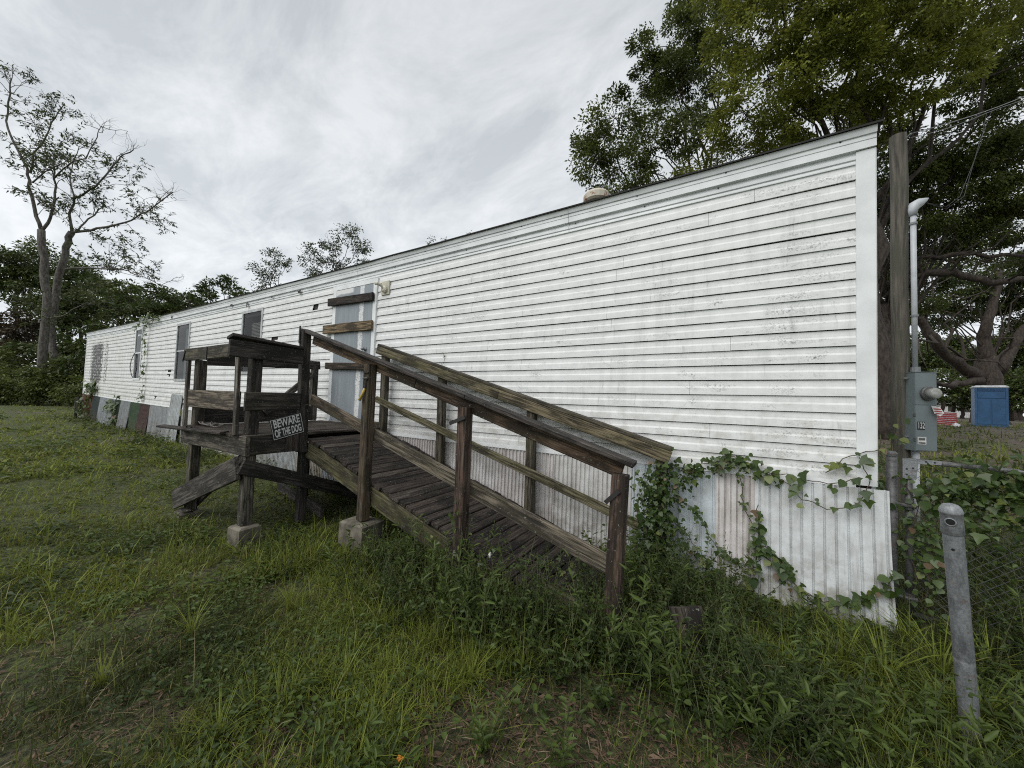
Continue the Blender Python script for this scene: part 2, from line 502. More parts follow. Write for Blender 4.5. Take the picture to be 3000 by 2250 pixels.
class MB:
    def __init__(s):
        s.v, s.f, s.uv = [], [], None

    def box(s, x0, x1, y0, y1, z0, z1):
        b = len(s.v)
        s.v += [(x, y, z) for z in (z0, z1) for y in (y0, y1) for x in (x0, x1)]
        s.f += [tuple(b + i for i in q) for q in ((0, 2, 3, 1), (4, 5, 7, 6), (0, 1, 5, 4), (1, 3, 7, 5), (3, 2, 6, 7), (2, 0, 4, 6))]
        return s

    def cbox(s, c, d):
        return s.box(c[0] - d[0] / 2, c[0] + d[0] / 2, c[1] - d[1] / 2, c[1] + d[1] / 2, c[2] - d[2] / 2, c[2] + d[2] / 2)

    def tube(s, pts, rad, n=8, cap=True, closed=False):
        pts = [Vector(p) for p in pts]
        k = len(pts)
        if not isinstance(rad, (list, tuple)):
            rad = [rad] * k
        b = len(s.v)
        ref = None
        for i, p in enumerate(pts):
            if closed:
                t = (pts[(i + 1) % k] - pts[i - 1])
            else:
                t = pts[min(i + 1, k - 1)] - pts[max(i - 1, 0)]
            t = t.normalized() if t.length > 1e-9 else Vector((0, 0, 1))
            if ref is None:
                ref = t.cross(Vector((0.3, 0.2, 1))) if abs(t.z) < 0.95 else t.cross(Vector((1, 0.2, 0)))
            ref = (ref - t * ref.dot(t)).normalized()
            bi = t.cross(ref)
            for j in range(n):
                a = 2 * math.pi * j / n
                q = p + (ref * math.cos(a) + bi * math.sin(a)) * rad[i]
                s.v.append(tuple(q))
        for i in range(k if closed else k - 1):
            for j in range(n):
                i2 = (i + 1) % k
                s.f.append((b + i * n + j, b + i * n + (j + 1) % n, b + i2 * n + (j + 1) % n, b + i2 * n + j))
        if cap and not closed:
            s.f.append(tuple(b + j for j in range(n))[::-1])
            s.f.append(tuple(b + (k - 1) * n + j for j in range(n)))
        return s

    def lathe(s, prof, n=20, axis_o=(0, 0, 0)):
        b = len(s.v)
        for r, z in prof:
            for j in range(n):
                a = 2 * math.pi * j / n
                s.v.append((axis_o[0] + r * math.cos(a), axis_o[1] + r * math.sin(a), axis_o[2] + z))
        for i in range(len(prof) - 1):
            for j in range(n):
                s.f.append((b + i * n + j, b + i * n + (j + 1) % n, b + (i + 1) * n + (j + 1) % n, b + (i + 1) * n + j))
        s.f.append(tuple(b + j for j in range(n))[::-1])
        s.f.append(tuple(b + (len(prof) - 1) * n + j for j in range(n)))
        return s

    def mesh(s, name, mat, smooth=False):
        me = bpy.data.meshes.new(name)
        me.from_pydata(s.v, [], s.f)
        if s.uv is not None:
            ul = me.uv_layers.new(name='UVMap')
            vi = np.zeros(len(me.loops), dtype=np.int32)
            me.loops.foreach_get('vertex_index', vi)
            ul.data.foreach_set('uv', np.array(s.uv, dtype=np.float32)[vi].ravel())
        if smooth:
            me.polygons.foreach_set('use_smooth', [True] * len(me.polygons))
        me.materials.append(M[mat])
        return me

    def build(s, name, mat, parent=None, mw=None, smooth=False, color=None):
        o = bpy.data.objects.new(name, s.mesh(name, mat, smooth))
        if color:
            o.color = tuple(color) if len(color) == 4 else tuple(color) + (0,)
        return link(o, parent, mw)


def frame(o, x, y):
    """matrix with local X along x, local Y as near to y as can be"""
    x = Vector(x).normalized(); y = Vector(y)
    y = (y - x * y.dot(x)).normalized()
    z = x.cross(y)
    return Matrix(((x.x, y.x, z.x, o[0]), (x.y, y.y, z.y, o[1]), (x.z, y.z, z.z, o[2]), (0, 0, 0, 1)))


def board(parent, name, p0, p1, w, t, side, color, warp=0.004, ch=0.006):
    """one piece of lumber from p0 to p1 (centre line); width w along `side`, thickness t; worn edges, slightly out of true"""
    p0, p1 = Vector(p0), Vector(p1)
    L = (p1 - p0).length
    nseg = 2 if L > 0.9 else 1
    mb = MB()
    a, b = w / 2, t / 2
    c = min(ch, a * 0.4, b * 0.4)
    sec = [(-a + c, -b), (a - c, -b), (a, -b + c), (a, b - c), (a - c, b), (-a + c, b), (-a, b - c), (-a, -b + c)]
    for i in range(nseg + 1):
        oy, oz = (random.uniform(-warp, warp), random.uniform(-warp, warp)) if 0 < i < nseg else (0, 0)
        sl_ = random.uniform(-warp, warp)
        for k, (y, z) in enumerate(sec):
            mb.v.append((L * i / nseg + (sl_ * (1 if y > 0 else -1) + random.uniform(-0.002, 0.002) if i in (0, nseg) else 0), y + oy, z + oz))
    for i in range(nseg):
        for k in range(8):
            mb.f.append((i * 8 + k, i * 8 + (k + 1) % 8, i * 8 + 8 + (k + 1) % 8, i * 8 + 8 + k))
    mb.f.append(tuple(range(7, -1, -1)))
    mb.f.append(tuple(nseg * 8 + k for k in range(8)))
    return mb.build(name, 'wood', parent, frame(p0, p1 - p0, side), color=color)


def gz(x, y):
    """height of the ground"""
    z = 0.0
    z += -0.13 * math.exp(-((x + 6.2) / 3.2) ** 2 - ((y + 1.8) / 2.6) ** 2)
    t = min(1, max(0, (y - 1.5) / 20.0)); t = t * t * (3 - 2 * t)
    z += 0.80 * t * min(1, max(0, (x + 6) / 10.0))
    z += 0.035 * mnoise.noise(Vector((x * 0.45, y * 0.45, 3.1))) + 0.015 * mnoise.noise(Vector((x * 1.7, y * 1.7, 8.2)))
    return z


def gz_np(X, Y):
    return np.array([gz(float(a), float(b)) for a, b in zip(X, Y)])


# ------------------------------------------------------------------ ground
def make_ground():
    radii = [0.0] + [0.25 * 1.085 ** i for i in range(105)]
    radii = [r for r in radii if r < 900]
    na = 120
    V, F = [], []
    cx0, cy0 = CAM.x, CAM.y
    V.append((cx0, cy0, gz(cx0, cy0)))
    for r in radii[1:]:
        for j in range(na):
            a = 2 * math.pi * j / na
            x, y = cx0 + r * math.cos(a), cy0 + r * math.sin(a)
            V.append((x, y, gz(x, y)))
    for j in range(na):
        F.append((0, 1 + j, 1 + (j + 1) % na))
    for i in range(len(radii) - 2):
        for j in range(na):
            F.append((1 + i * na + j, 1 + (i + 1) * na + j, 1 + (i + 1) * na + (j + 1) % na, 1 + i * na + (j + 1) % na))
    mb = MB(); mb.v = V; mb.f = F
    o = mb.build('ground', 'ground', smooth=True)
    tag(o, 'dark sandy soil with patchy turf and leaf mould', kind='structure')


make_ground()

# ------------------------------------------------------------------ the mobile home
ZT, ZB, XL = 3.532, 0.982, -24.3
FASC = 0.237
NC = 19
HC = (ZT - FASC - ZB) / NC


def sag(x):
    return -0.0889 * (1 - ((x + 9.06) / 12) ** 2)


home = thing('mobile_home', (-12, 2.1, 0), 'long weathered white mobile home with mildewed lap siding and a boarded grey door', 'mobile home')
windows = [(-17.33, -16.70, 1.66, 3.22), (-13.62, -12.78, 1.64, 3.09), (-9.78, -8.96, 1.80, 3.06)]
holes = [(-7.14, -6.98, 2.87, 2.96), (-8.55, -8.30, 2.42, 2.50), (-8.60, -8.38, 2.33, 2.40), (-14.20, -13.95, 1.83, 1.90), (-14.12, -14.02, 1.72, 1.80),
         (-15.20, -14.95, 1.14, 1.21), (-15.12, -15.04, 1.06, 1.13)]
doorx = (-6.42, -5.48)


def wob(x, z):
    return 0.004 * mnoise.noise(Vector((x * 0.9, 1.3, z * 1.4))) + 0.0015 * mnoise.noise(Vector((x * 3.1, 5.3, z * 2.0)))


PROF = [(0.048, 0.000), (0.048, 0.0165), (0.20, 0.0160), (0.50, 0.0135), (0.62, 0.0065), (0.80, 0.0048), (1.0, 0.0035)]


def siding_piece(ci, xa, xb):
    zb = ZB + ci * HC
    xs = {xa, xb}
    x = math.ceil(xa / 0.6) * 0.6
    while x < xb:
        if x > xa + 0.02 and x < xb - 0.02:
            xs.add(x)
        x += 0.6
    cuts = [wd for wd in windows] + holes
    for (a, b, c, d) in cuts:
        if d > zb and c < zb + HC:
            for e in (a, b):
                if xa < e < xb:
                    xs.add(e)
    xs = sorted(xs)
    mb = MB(); mb.uv = []
    ox, oz = xa, zb
    jit = random.uniform(-0.002, 0.002)
    for x in xs:
        for v, out in PROF:
            z = zb + v * HC + sag(x) + 0.0035 * mnoise.noise(Vector((x * 0.6, ci * 1.7, 2.2)))
            mb.v.append((x - ox, -out + wob(x, zb) - 0.002, z - oz + jit * 0.5))
            mb.uv.append((x, v))
    nr = len(PROF)
    for i in range(len(xs) - 1):
        xc = (xs[i] + xs[i + 1]) / 2
        for r in range(nr - 1):
            zc = zb + (PROF[r][0] + PROF[r + 1][0]) / 2 * HC + sag(xc)
            if any(a < xc < b and c < zc < d for a, b, c, d in cuts):
                continue
            mb.f.append((i * nr + r, (i + 1) * nr + r, (i + 1) * nr + r + 1, i * nr + r + 1))
    if mb.f:
        mb.build('siding_panel', 'siding', home, Matrix.Translation((ox, 0, oz)))


for ci in range(NC):
    x1 = -0.10
    off = random.choice((0.9, 1.7, 2.6, 3.4)) + random.uniform(-0.2, 0.2)
    if ci == NC - 1: off = 0.62
    if ci == NC - 2: off = 0.95
    first = True
    while x1 > XL + 0.06:
        ln = off if first else 3.66 + random.uniform(-0.05, 0.05)
        first = False
        x0 = max(XL + 0.05, x1 - ln)
        if x0 - (XL + 0.05) < 0.4:
            x0 = XL + 0.05
        siding_piece(ci, x0 + 0.0018, x1)
        x1 = x0

# dark sheathing behind the laps, cut only at the windows
mb = MB()
xs = sorted({XL + 0.01, -0.01, *[a for a in np.arange(XL + 0.5, -0.3, 0.6)], *[e for wd in windows for e in wd[:2]]})
zs_ = sorted({ZB + 0.01, ZT - 0.02, *[e for wd in windows for e in wd[2:]]})
for x in xs:
    for z in zs_:
        mb.v.append((x, 0.012, z + sag(x)))
nz = len(zs_)
for i in range(len(xs) - 1):
    for k in range(nz - 1):
        xc, zc = (xs[i] + xs[i + 1]) / 2, (zs_[k] + zs_[k + 1]) / 2
        if any(a < xc < b and c < zc < d for a, b, c, d in windows):
            continue
        mb.f.append((i * nz + k, (i + 1) * nz + k, (i + 1) * nz + k + 1, i * nz + k + 1))
mb.build('sheathing', 'dark_sheathing', home)


def strip(name, mat, prof, xa, xb, parent=home, wave=0.0):
    """a long formed strip along the wall: prof is [(z offset from eave, out)]"""
    n = max(1, int((xb - xa) / 0.6))
    mb = MB(); k = len(prof)
    for i in range(n + 1):
        x = xa + (xb - xa) * i / n
        wv = wave * mnoise.noise(Vector((x * 1.3, 9.1, 0)))
        for dz, out in prof:
            mb.v.append((x, -out + wob(x, ZT) * 0.6, ZT + dz + sag(x) + wv))
    for i in range(n):
        for r in range(k - 1):
            mb.f.append((i * k + r, i * k + r + 1, (i + 1) * k + r + 1, (i + 1) * k + r))
    return mb.build(name, mat, parent)


seams = [0.0, -2.35, -5.9, -9.4, -13.0, -16.6, -20.2, XL]
for i in range(len(seams) - 1):
    a, b = seams[i + 1] + 0.003, seams[i]
    strip('drip_edge', 'fascia_paint', [(-0.002, 0.06), (-0.006, 0.062), (-0.052, 0.05), (-0.056, 0.036)], a, b, wave=0.006)
    strip('fascia_panel', 'fascia_paint', [(-0.050, 0.040), (-0.085, 0.040), (-0.09, 0.036), (-0.145, 0.038), (-0.150, 0.016), (-0.150, 0.004)], a, b)
    strip('frieze_panel', 'fascia_paint', [(-0.148, 0.010), (-0.172, 0.012), (-0.180, 0.022), (-0.205, 0.022), (-0.213, 0.014), (-0.232, 0.017), (-0.240, 0.017), (-0.242, 0.004)], a, b)
# screw heads on the fascia
x = -0.12
while x > -12:
    for dz, oo in ((-0.058, 0.0405), (-0.163, 0.016)):
        mb = MB(); mb.lathe([(0.0065, 0), (0.006, 0.003), (0.003, 0.005)], 6)
        mb.build('screw', 'iron_dark', home, Matrix.Translation((x + random.uniform(-0.1, 0.1), -oo, ZT + dz + sag(x))) @ Matrix.Rotation(math.pi / 2, 4, 'X'))
    x -= random.uniform(0.55, 0.85)
# ragged bits hanging at the frieze toward the far end
for x, dz, wd_, hh in ((-7.63, -0.20, 0.13, 0.05), (-8.6, -0.19, 0.09, 0.03), (-9.63, -0.19, 0.07, 0.12), (-10.42, -0.15, 0.12, 0.05), (-14.15, -0.10, 0.12, 0.06)):
    mb = MB()
    mb.v = [(0, 0, 0), (wd_, 0, 0.01), (wd_ * 0.9, -0.006, -hh), (wd_ * 0.3, -0.004, -hh * 0.8)]
    mb.f = [(0, 3, 2, 1)]
    mb.build('torn_flap', 'dark_sheathing', home, Matrix.Translation((x, -0.044, ZT + dz + 0.02 + sag(x))))
# corner posts and bottom trim
for xa, xb in ((-0.108, 0.004), (XL, XL + 0.07)):
    mb = MB()
    n = 6
    for i in range(n + 1):
        z = ZB - 0.01 + (ZT - 0.152 - ZB + 0.01) * i / n
        b = mnoise.noise(Vector((xa, z * 2, 0))) * 0.002
        mb.v += [(xa, -0.004, z + sag(xa)), (xa + 0.002, -0.022 + b, z + sag(xa)), (xb - 0.008, -0.024 + b, z + sag(xb)), (xb, -0.016, z + sag(xb)), (xb, 0.09, z + sag(xb))]
    for i in range(n):
        for r in range(4):
            mb.f.append((i * 5 + r, i * 5 + r + 1, i * 5 + 5 + r + 1, i * 5 + 5 + r))
    mb.build('corner_trim', 'white_trim', home)
for i in range(len(seams) - 1):
    strip('bottom_trim', 'white_trim', [(-(ZT - ZB) + 0.012, 0.004), (-(ZT - ZB) + 0.010, 0.020), (-(ZT - ZB) - 0.030, 0.024), (-(ZT - ZB) - 0.034, 0.006)], seams[i + 1] + 0.002, seams[i] - (0.11 if i == 0 else 0))
# roof: dark felt edge over a shallow metal roof
mb = MB(); n = 48
for i in range(n + 1):
    x = XL - 0.05 + (0.03 - XL + 0.05) * i / n
    j = 0.006 * mnoise.noise(Vector((x * 2.3, 0, 0)))
    for y, z in ((-0.078, -0.006), (-0.080, 0.007), (0.25, 0.050), (2.1, 0.27), (4.28, 0.0)):
        mb.v.append((x, y + (j if y < 0 else 0), ZT + z + sag(x) + (j * 1.5 if y < 0 else 0)))
for i in range(n):
    for r in range(4):
        mb.f.append((i * 5 + r, (i + 1) * 5 + r, (i + 1) * 5 + r + 1, i * 5 + r + 1))
mb.build('roof', 'roof_edge', home)
mb = MB()
mb.v = [(0.0, 0.0, ZB), (0.0, 4.2, ZB), (0.0, 4.2, ZT), (0.0, 2.1, ZT + 0.2), (0.0, 0.0, ZT - 0.05)]
mb.f = [(0, 1, 2, 3, 4)]
mb.build('end_wall', 'white_trim', home)
for ci in range(NC):
    z = ZB + ci * HC + sag(0)
    q = MB(); q.uv = []
    for y in (0.10, 1.4, 2.8, 4.19):
        for v, out in PROF:
            q.v.append((0.003 + out, y, z + v * HC)); q.uv.append((y, v))
    nr = len(PROF)
    q.f = [(i * nr + r, (i + 1) * nr + r, (i + 1) * nr + r + 1, i * nr + r + 1) for i in range(3) for r in range(nr - 1)]
    q.build('siding_panel', 'siding', home)
mb = MB(); mb.v = [(XL, y, z) for _, y, z in [(0, 0.0, ZB), (0, 4.2, ZB), (0, 4.2, ZT), (0, 2.1, ZT + 0.2), (0, 0.0, ZT - 0.05)]]; mb.f = [(4, 3, 2, 1, 0)]
mb.build('end_wall', 'white_trim', home)
MB().box(XL + 0.01, -0.01, 4.15, 4.2, ZB, ZT - 0.01).build('rear_wall', 'white_trim', home)
MB().box(XL + 0.02, -0.02, 0.06, 4.14, ZB - 0.08, ZB + 0.02).build('floor', 'room_dark', home)
MB().box(XL + 0.02, -0.02, 1.5, 1.54, ZB + 0.03, ZT - 0.06).build('partition', 'room_dark', home)
# roof vent
vt = MB().lathe([(0.075, -0.06), (0.075, 0.06), (0.13, 0.07), (0.148, 0.09), (0.148, 0.15), (0.12, 0.185), (0.05, 0.20)], 18).build('roof_vent', 'vent_cap', home, Matrix.Translation((-2.17, 0.32, 3.585)), smooth=False)
vt['label'] = 'rust-spotted cream round roof vent cap'
MB().lathe([(0.17, 0.0), (0.165, 0.02), (0.09, 0.035)], 14).build('flashing', 'iron_dark', vt, Matrix.Translation((-2.17, 0.32, 3.545)))

# windows
for wi, (a, b, c, d) in enumerate(windows):
    sg = sag((a + b) / 2)
    c2, d2 = c + sg * 0, d + sg * 0
    wf = MB()
    t = 0.045
    for (x0, x1, z0, z1) in ((a - t, a + 0.012, c2 - t, d2 + t), (b - 0.012, b + t, c2 - t, d2 + t), (a + 0.012, b - 0.012, c2 - t, c2 + 0.012), (a + 0.012, b - 0.012, d2 - 0.012, d2 + t)):
        wf.box(x0, x1, -0.030, 0.02, z0, z1)
    zm = c2 + (d2 - c2) * 0.52
    wf.box(a + 0.012, b - 0.012, -0.022, 0.012, zm - 0.018, zm + 0.018)
    win = wf.build('window', 'aluminium' if wi else 'white_trim', home)
    win['label'] = ('narrow window with a bent screen frame', 'tall dark window with a grey curtain', 'window with brown blinds')[wi]
    for (z0, z1, yy) in ((c2 + 0.01, zm - 0.018, -0.004), (zm + 0.018, d2 - 0.01, -0.012)):
        p = MB(); p.v = [(a + 0.01, yy, z0), (b - 0.01, yy, z0), (b - 0.01, yy, z1), (a + 0.01, yy, z1)]; p.f = [(0, 1, 2, 3)]
        p.build('pane', 'glass', win)
    if wi == 2:
        z = c2 + 0.02
        while z < d2 - 0.25:
            s = MB(); s.v = [(a + 0.28, 0.03, z), (b, 0.03, z), (b, 0.05, z + 0.024), (a + 0.28, 0.05, z + 0.024)]; s.f = [(0, 1, 2, 3)]
            s.build('blind_slat', 'blinds', win)
            z += 0.03
    if wi == 1:
        cu = MB(); k = 16
        for i in range(k + 1):
            xx = a + 0.30 + (b - a - 0.34) * i / k
            for z in (c2, d2):
                cu.v.append((xx, 0.07 + 0.02 * math.sin(i * 1.9), z))
        cu.f = [(i * 2, i * 2 + 2, i * 2 + 3, i * 2 + 1) for i in range(k)]
        cu.build('curtain', 'curtain_grey', win, smooth=True)
    if wi == 0:
        bent = MB()
        pts = [(a + 0.02, -0.035, zm), (a - 0.10, -0.07, zm - 0.22), (a - 0.13, -0.08, zm - 0.45), (a - 0.06, -0.05, c2 + 0.10), (a + 0.05, -0.035, c2 + 0.02)]
        bent.tube(pts, 0.010, 5)
        bent.build('screen_frame', 'iron_dark', win)

# door with trim, hardware and the planks nailed over it
dz0, dz1 = 1.00 + 0.02, 3.10
sgd = sag(-6) * 0
door = MB().box(-0.465, 0.465, -0.016, 0.016, 0, 2.10).build('door', 'door_paint', home, Matrix.Translation((-5.95, -0.024, 1.01)))
door['label'] = 'grey door with a torn white paint strip'
for (x0, x1, z0, z1) in ((-6.50, -6.42, 0.99, 3.12), (-5.482, -5.405, 0.99, 3.12), (-6.52, -5.39, 3.12, 3.19)):
    MB().box(x0, x1, -0.040, 0.0, z0, z1).build('door_trim', 'white_trim', home)
MB().box(-6.42, -5.482, -0.055, 0.0, 0.965, 1.005).build('door_sill', 'aluminium', home)
for z, r in ((2.02, 0.030), (2.12, 0.026)):
    MB().lathe([(0.034, 0), (0.034, 0.008), (0.014, 0.012), (0.013, 0.035), (r, 0.045), (r, 0.060), (r * 0.6, 0.072)], 12).build('handle' if z < 2.1 else 'deadbolt', 'galvanised', door, Matrix.Translation((-5.60, -0.04, z)) @ Matrix.Rotation(math.pi / 2, 4, 'X'), smooth=True)
for x0, z0, x1, z1, wd_, colr in ((-6.58, 2.93, -5.44, 2.90, 0.125, (0.045, 0.034, 0.028, 0)), (-6.68, 2.48, -5.44, 2.47, 0.145, (0.20, 0.15, 0.09, 0.2)), (-6.56, 1.88, -5.50, 1.85, 0.105, (0.075, 0.055, 0.038, 0))):
    board(door, 'nailed_board', (x0, -0.068, z0), (x1, -0.068, z1), wd_, 0.038, (0, 0, 1), colr)
# porch light
pl = MB().box(-0.085, 0.085, -0.022, 0, -0.10, 0.10).build('porch_light', 'cream_plastic', home, Matrix.Translation((-5.22, -0.014, 3.01)))
MB().lathe([(0.055, 0), (0.052, 0.03), (0.03, 0.045)], 12).build('lamp_base', 'cream_plastic', pl, Matrix.Translation((-5.22, -0.036, 2.985)) @ Matrix.Rotation(math.pi / 2, 4, 'X'))
MB().tube([(-5.22, -0.07, 2.99), (-5.235, -0.10, 3.03), (-5.27, -0.13, 3.055), (-5.31, -0.14, 3.06)], [0.018, 0.018, 0.024, 0.026], 8).build('lamp_arm', 'cream_plastic', pl)


# skirting sheets
def skirt(xa, xb, zt, zb, pitch, depth, color, y=-0.004, lean=0.0, ridge=0.28, label=None, flare=0.0):
    mb = MB()
    xs = []
    x = 0.0
    L = xb - xa
    while x < L:
        for fx, dd in ((0, 0), (0.5 - ridge / 2, 0), (0.5 - ridge / 5, 1), (0.5 + ridge / 5, 1), (0.5 + ridge / 2, 0)):
            if x + fx * pitch < L:
                xs.append((x + fx * pitch, dd))
        x += pitch
    xs.append((L, 0))
    rows = 5
    for i in range(rows + 1):
        t = i / rows
        for xx, dd in xs:
            X = xa + xx + flare * t * t * (xx / L) ** 4
            ztop = zt + sag(X)
            Z = ztop + (zb - ztop) * t + (0.012 * mnoise.noise(Vector((X * 5, 2, 0))) if i == rows else 0)
            Y = y - dd * depth + lean * t + 0.010 * mnoise.noise(Vector((X * 3.1, Z * 2.3, 4)))
            mb.v.append((X, Y, Z))
    k = len(xs)
    for i in range(rows):
        for j in range(k - 1):
            mb.f.append((i * k + j, (i + 1) * k + j, (i + 1) * k + j + 1, i * k + j + 1))
    o = mb.build('skirting_panel', 'sheet', home, color=color)
    if label:
        o['label'] = label
    return o


SW = (0.66, 0.69, 0.70)
skirt(-0.70, 0.055, 0.955, -0.06, 0.064, -0.016, SW + (0.05,), -0.030, -0.05, 0.26, 'white ribbed sheet flaring at the corner', 0.03)
skirt(-0.965, -0.68, 0.965, 0.02, 0.042, -0.013, (0.66, 0.635, 0.625, 0.25), -0.022, -0.03, 0.3, 'narrow pinkish ribbed sheet')
skirt(-1.66, -0.955, 0.975, -0.03, 0.09, -0.010, (0.60, 0.66, 0.70, 0.1), -0.014, -0.03, 0.2, 'smooth bluish white sheet')
x = -1.65
tints = [(0.68, 0.68, 0.67, 0.15), (0.66, 0.64, 0.63, 0.4), (0.68, 0.67, 0.66, 0.3), (0.62, 0.59, 0.58, 0.55), (0.66, 0.65, 0.64, 0.3), (0.55, 0.60, 0.64, 0.1), (0.57, 0.54, 0.50, 0.4), (0.55, 0.58, 0.60, 0.1), (0.50, 0.52, 0.52, 0.3)]
i = 0
while x > -12.9:
    ln = random.uniform(0.75, 0.95)
    x0 = max(-12.95, x - ln)
    c = tints[i % len(tints)]; i += 1
    skirt(x0, x + 0.012, ZB - 0.015, -0.16, 0.046, 0.017, c, -0.004 - 0.004 * (i % 2), -0.015, 0.42)
    x = x0
left = [(-13.70, -12.90, 1.32, (0.42, 0.45, 0.46, 0.05), 0.10, 'bent galvanised sheet standing higher than the rest'), (-15.42, -13.66, 0.94, (0.36, 0.38, 0.39, 0.1), 0.076, None),
        (-16.38, -15.40, 0.94, (0.055, 0.022, 0.018, 0.2), 0.09, 'dark red brown sheet'), (-17.36, -16.36, 0.945, (0.045, 0.085, 0.04, 0.05), 0.09, 'green ribbed sheet'),
        (-18.45, -17.34, 0.95, (0.30, 0.32, 0.33, 0.1), 0.076, None), (-19.20, -18.42, 0.95, (0.028, 0.055, 0.030, 0.05), 0.09, 'dark green sheet under a vine'),
        (-21.30, -19.18, 0.95, (0.36, 0.39, 0.42, 0.05), 0.076, None), (-22.35, -21.28, 0.955, (0.020, 0.036, 0.028, 0.0), 0.09, 'blackish green sheet'), (-24.30, -22.33, 0.96, (0.13, 0.048, 0.026, 0.9), 0.076, 'rusty orange brown sheet')]
for k, (a, b, zt, c, pt, lb) in enumerate(left):
    skirt(a, b, zt, -0.16, pt, 0.014, c, -0.012 - 0.006 * (k % 2) - (0.02 if k == 0 else 0), random.uniform(-0.12, -0.02), 0.45, lb)
# blank end skirt
MB().box(-0.02, 0.0, 0.02, 4.2, -0.2, ZB).build('end_skirt', 'white_trim', home)

# ------------------------------------------------------------------ ramp and landing
ramp = thing('wooden_ramp', (-4.5, -0.8, 0), 'dark weathered timber ramp with handrails and a raised landing at the door', 'ramp')
DK = (0.052, 0.041, 0.035)
BRN = (0.085, 0.062, 0.045)
GRY = (0.125, 0.115, 0.098)
OLV = (0.115, 0.105, 0.065)
RED = (0.082, 0.054, 0.043)
CHAR = (0.044, 0.039, 0.036)


def jit(c, a=0.0, v=0.16):
    f = 1 + random.uniform(-v, v)
    return tuple(x * f for x in c) + (a,)


def dz(x):
    """height of the ramp deck"""
    return 0.93 + (x + 5.02) * -0.284


# stringers
for y, c, a in ((-1.135, OLV, 0.8), (-0.10, GRY, 0.3), (-0.62, DK, 0.0)):
    board(ramp, 'stringer', (-5.03, y, dz(-5.03) - 0.15), (-1.72, y, dz(-1.72) - 0.145), 0.185, 0.04, (0, 0, 1), jit(c, a))
# ramp planks
x = -5.0
k = 0
sl_dir = Vector((1, 0, -0.284)).normalized()
while x < -1.55:
    wd_ = 0.092 if random.random() < 0.6 else 0.135
    xc = x + wd_ / 2
    y0, y1 = -1.165 + random.uniform(-0.015, 0.02), -0.055 + random.uniform(-0.02, 0.015)
    c = jit((0.040, 0.031, 0.027) if random.random() < 0.75 else (0.070, 0.058, 0.050), 0.05, 0.35)
    board(ramp, 'ramp_plank', (xc, y0, dz(xc) - 0.018 + random.uniform(-0.004, 0.005)), (xc, y1, dz(xc) - 0.018 + random.uniform(-0.004, 0.005)), wd_ - 0.007, 0.034, sl_dir, c, 0.003)
    x += wd_ * 0.965
    k += 1
# outer posts and rails
posts = [(-5.06, 0.76, 2.15, CHAR, 0.1), (-3.90, 0.23, 1.74, BRN, 0.45), (-2.69, 0.02, 1.37, RED, 0.1), (-1.475, -0.08, 1.01, RED, 0.15)]
for i, (x, z0, z1, c, a) in enumerate(posts):
    yy = -1.205
    lx = (-0.045, 0.0, 0.0, 0.03)[i]
    board(ramp, 'post', (x - lx * 0.2, yy, z0), (x + lx, yy, z1), 0.092, 0.092, (0, 1, 0), jit(c, a, 0.08), 0.003)
rl = lambda x: 2.165 + (x + 5.15) * -0.2875
xb_ = [-5.17, -3.86, -2.66, -1.36]
board(ramp, 'handrail_cap', (-5.17, -1.185, rl(-5.17)), (-2.68, -1.185, rl(-2.68)), 0.112, 0.034, (0, 1, 0), jit(CHAR, 0.0))
board(ramp, 'handrail_cap', (-2.675, -1.185, rl(-2.675)), (-1.365, -1.185, rl(-1.365)), 0.112, 0.034, (0, 1, 0), jit(CHAR, 0.0))
board(ramp, 'handrail', (-5.02, -1.145, rl(-5.02) - 0.075), (-3.32, -1.145, rl(-3.32) - 0.075), 0.10, 0.036, (0, 0, 1), jit((0.12, 0.082, 0.052), 0.15))
board(ramp, 'handrail', (-3.31, -1.145, rl(-3.31) - 0.075), (-1.45, -1.145, rl(-1.45) - 0.08), 0.10, 0.036, (0, 0, 1), jit((0.11, 0.072, 0.048), 0.15))
lr = lambda x: 1.36 + (x + 5.0) * -0.273
board(ramp, 'lower_rail', (-5.01, -1.14, lr(-5.01)), (-3.87, -1.14, lr(-3.87)), 0.115, 0.036, (0, 0, 1), jit((0.13, 0.105, 0.08), 0.35))
board(ramp, 'lower_rail', (-3.865, -1.14, lr(-3.865)), (-1.50, -1.14, lr(-1.50)), 0.12, 0.036, (0, 0, 1), jit((0.13, 0.112, 0.088), 0.3))
# inner posts and rails
for i, (x, z0, z1) in enumerate(((-5.02, 0.76, 2.02), (-3.93, 0.42, 1.70), (-2.66, 0.06, 1.33), (-1.375, -0.10, 0.99))):
    board(ramp, 'post', (x, -0.115, z0), (x + random.uniform(-0.01, 0.02), -0.125, z1), 0.088, 0.088, (0, 1, 0), jit((0.10, 0.088, 0.068), 0.5, 0.08), 0.003)
ri = lambda x: 2.125 + (x + 5.12) * -0.279
board(ramp, 'handrail_cap', (-5.14, -0.135, ri(-5.14) + 0.012), (-1.29, -0.135, ri(-1.29) + 0.012), 0.095, 0.034, (0, 1, 0), jit((0.07, 0.062, 0.048), 0.4))
board(ramp, 'handrail', (-5.13, -0.185, ri(-5.13) - 0.058), (-3.05, -0.185, ri(-3.05) - 0.058), 0.105, 0.036, (0, 0, 1), jit((0.155, 0.135, 0.085), 0.8))
board(ramp, 'handrail', (-3.045, -0.185, ri(-3.045) - 0.058), (-1.30, -0.185, ri(-1.30) - 0.058), 0.105, 0.036, (0, 0, 1), jit((0.155, 0.13, 0.085), 0.7))
board(ramp, 'middle_rail', (-5.10, -0.185, 1.375), (-1.52, -0.185, 0.385), 0.085, 0.034, (0, 0, 1), jit((0.15, 0.135, 0.085), 0.8))

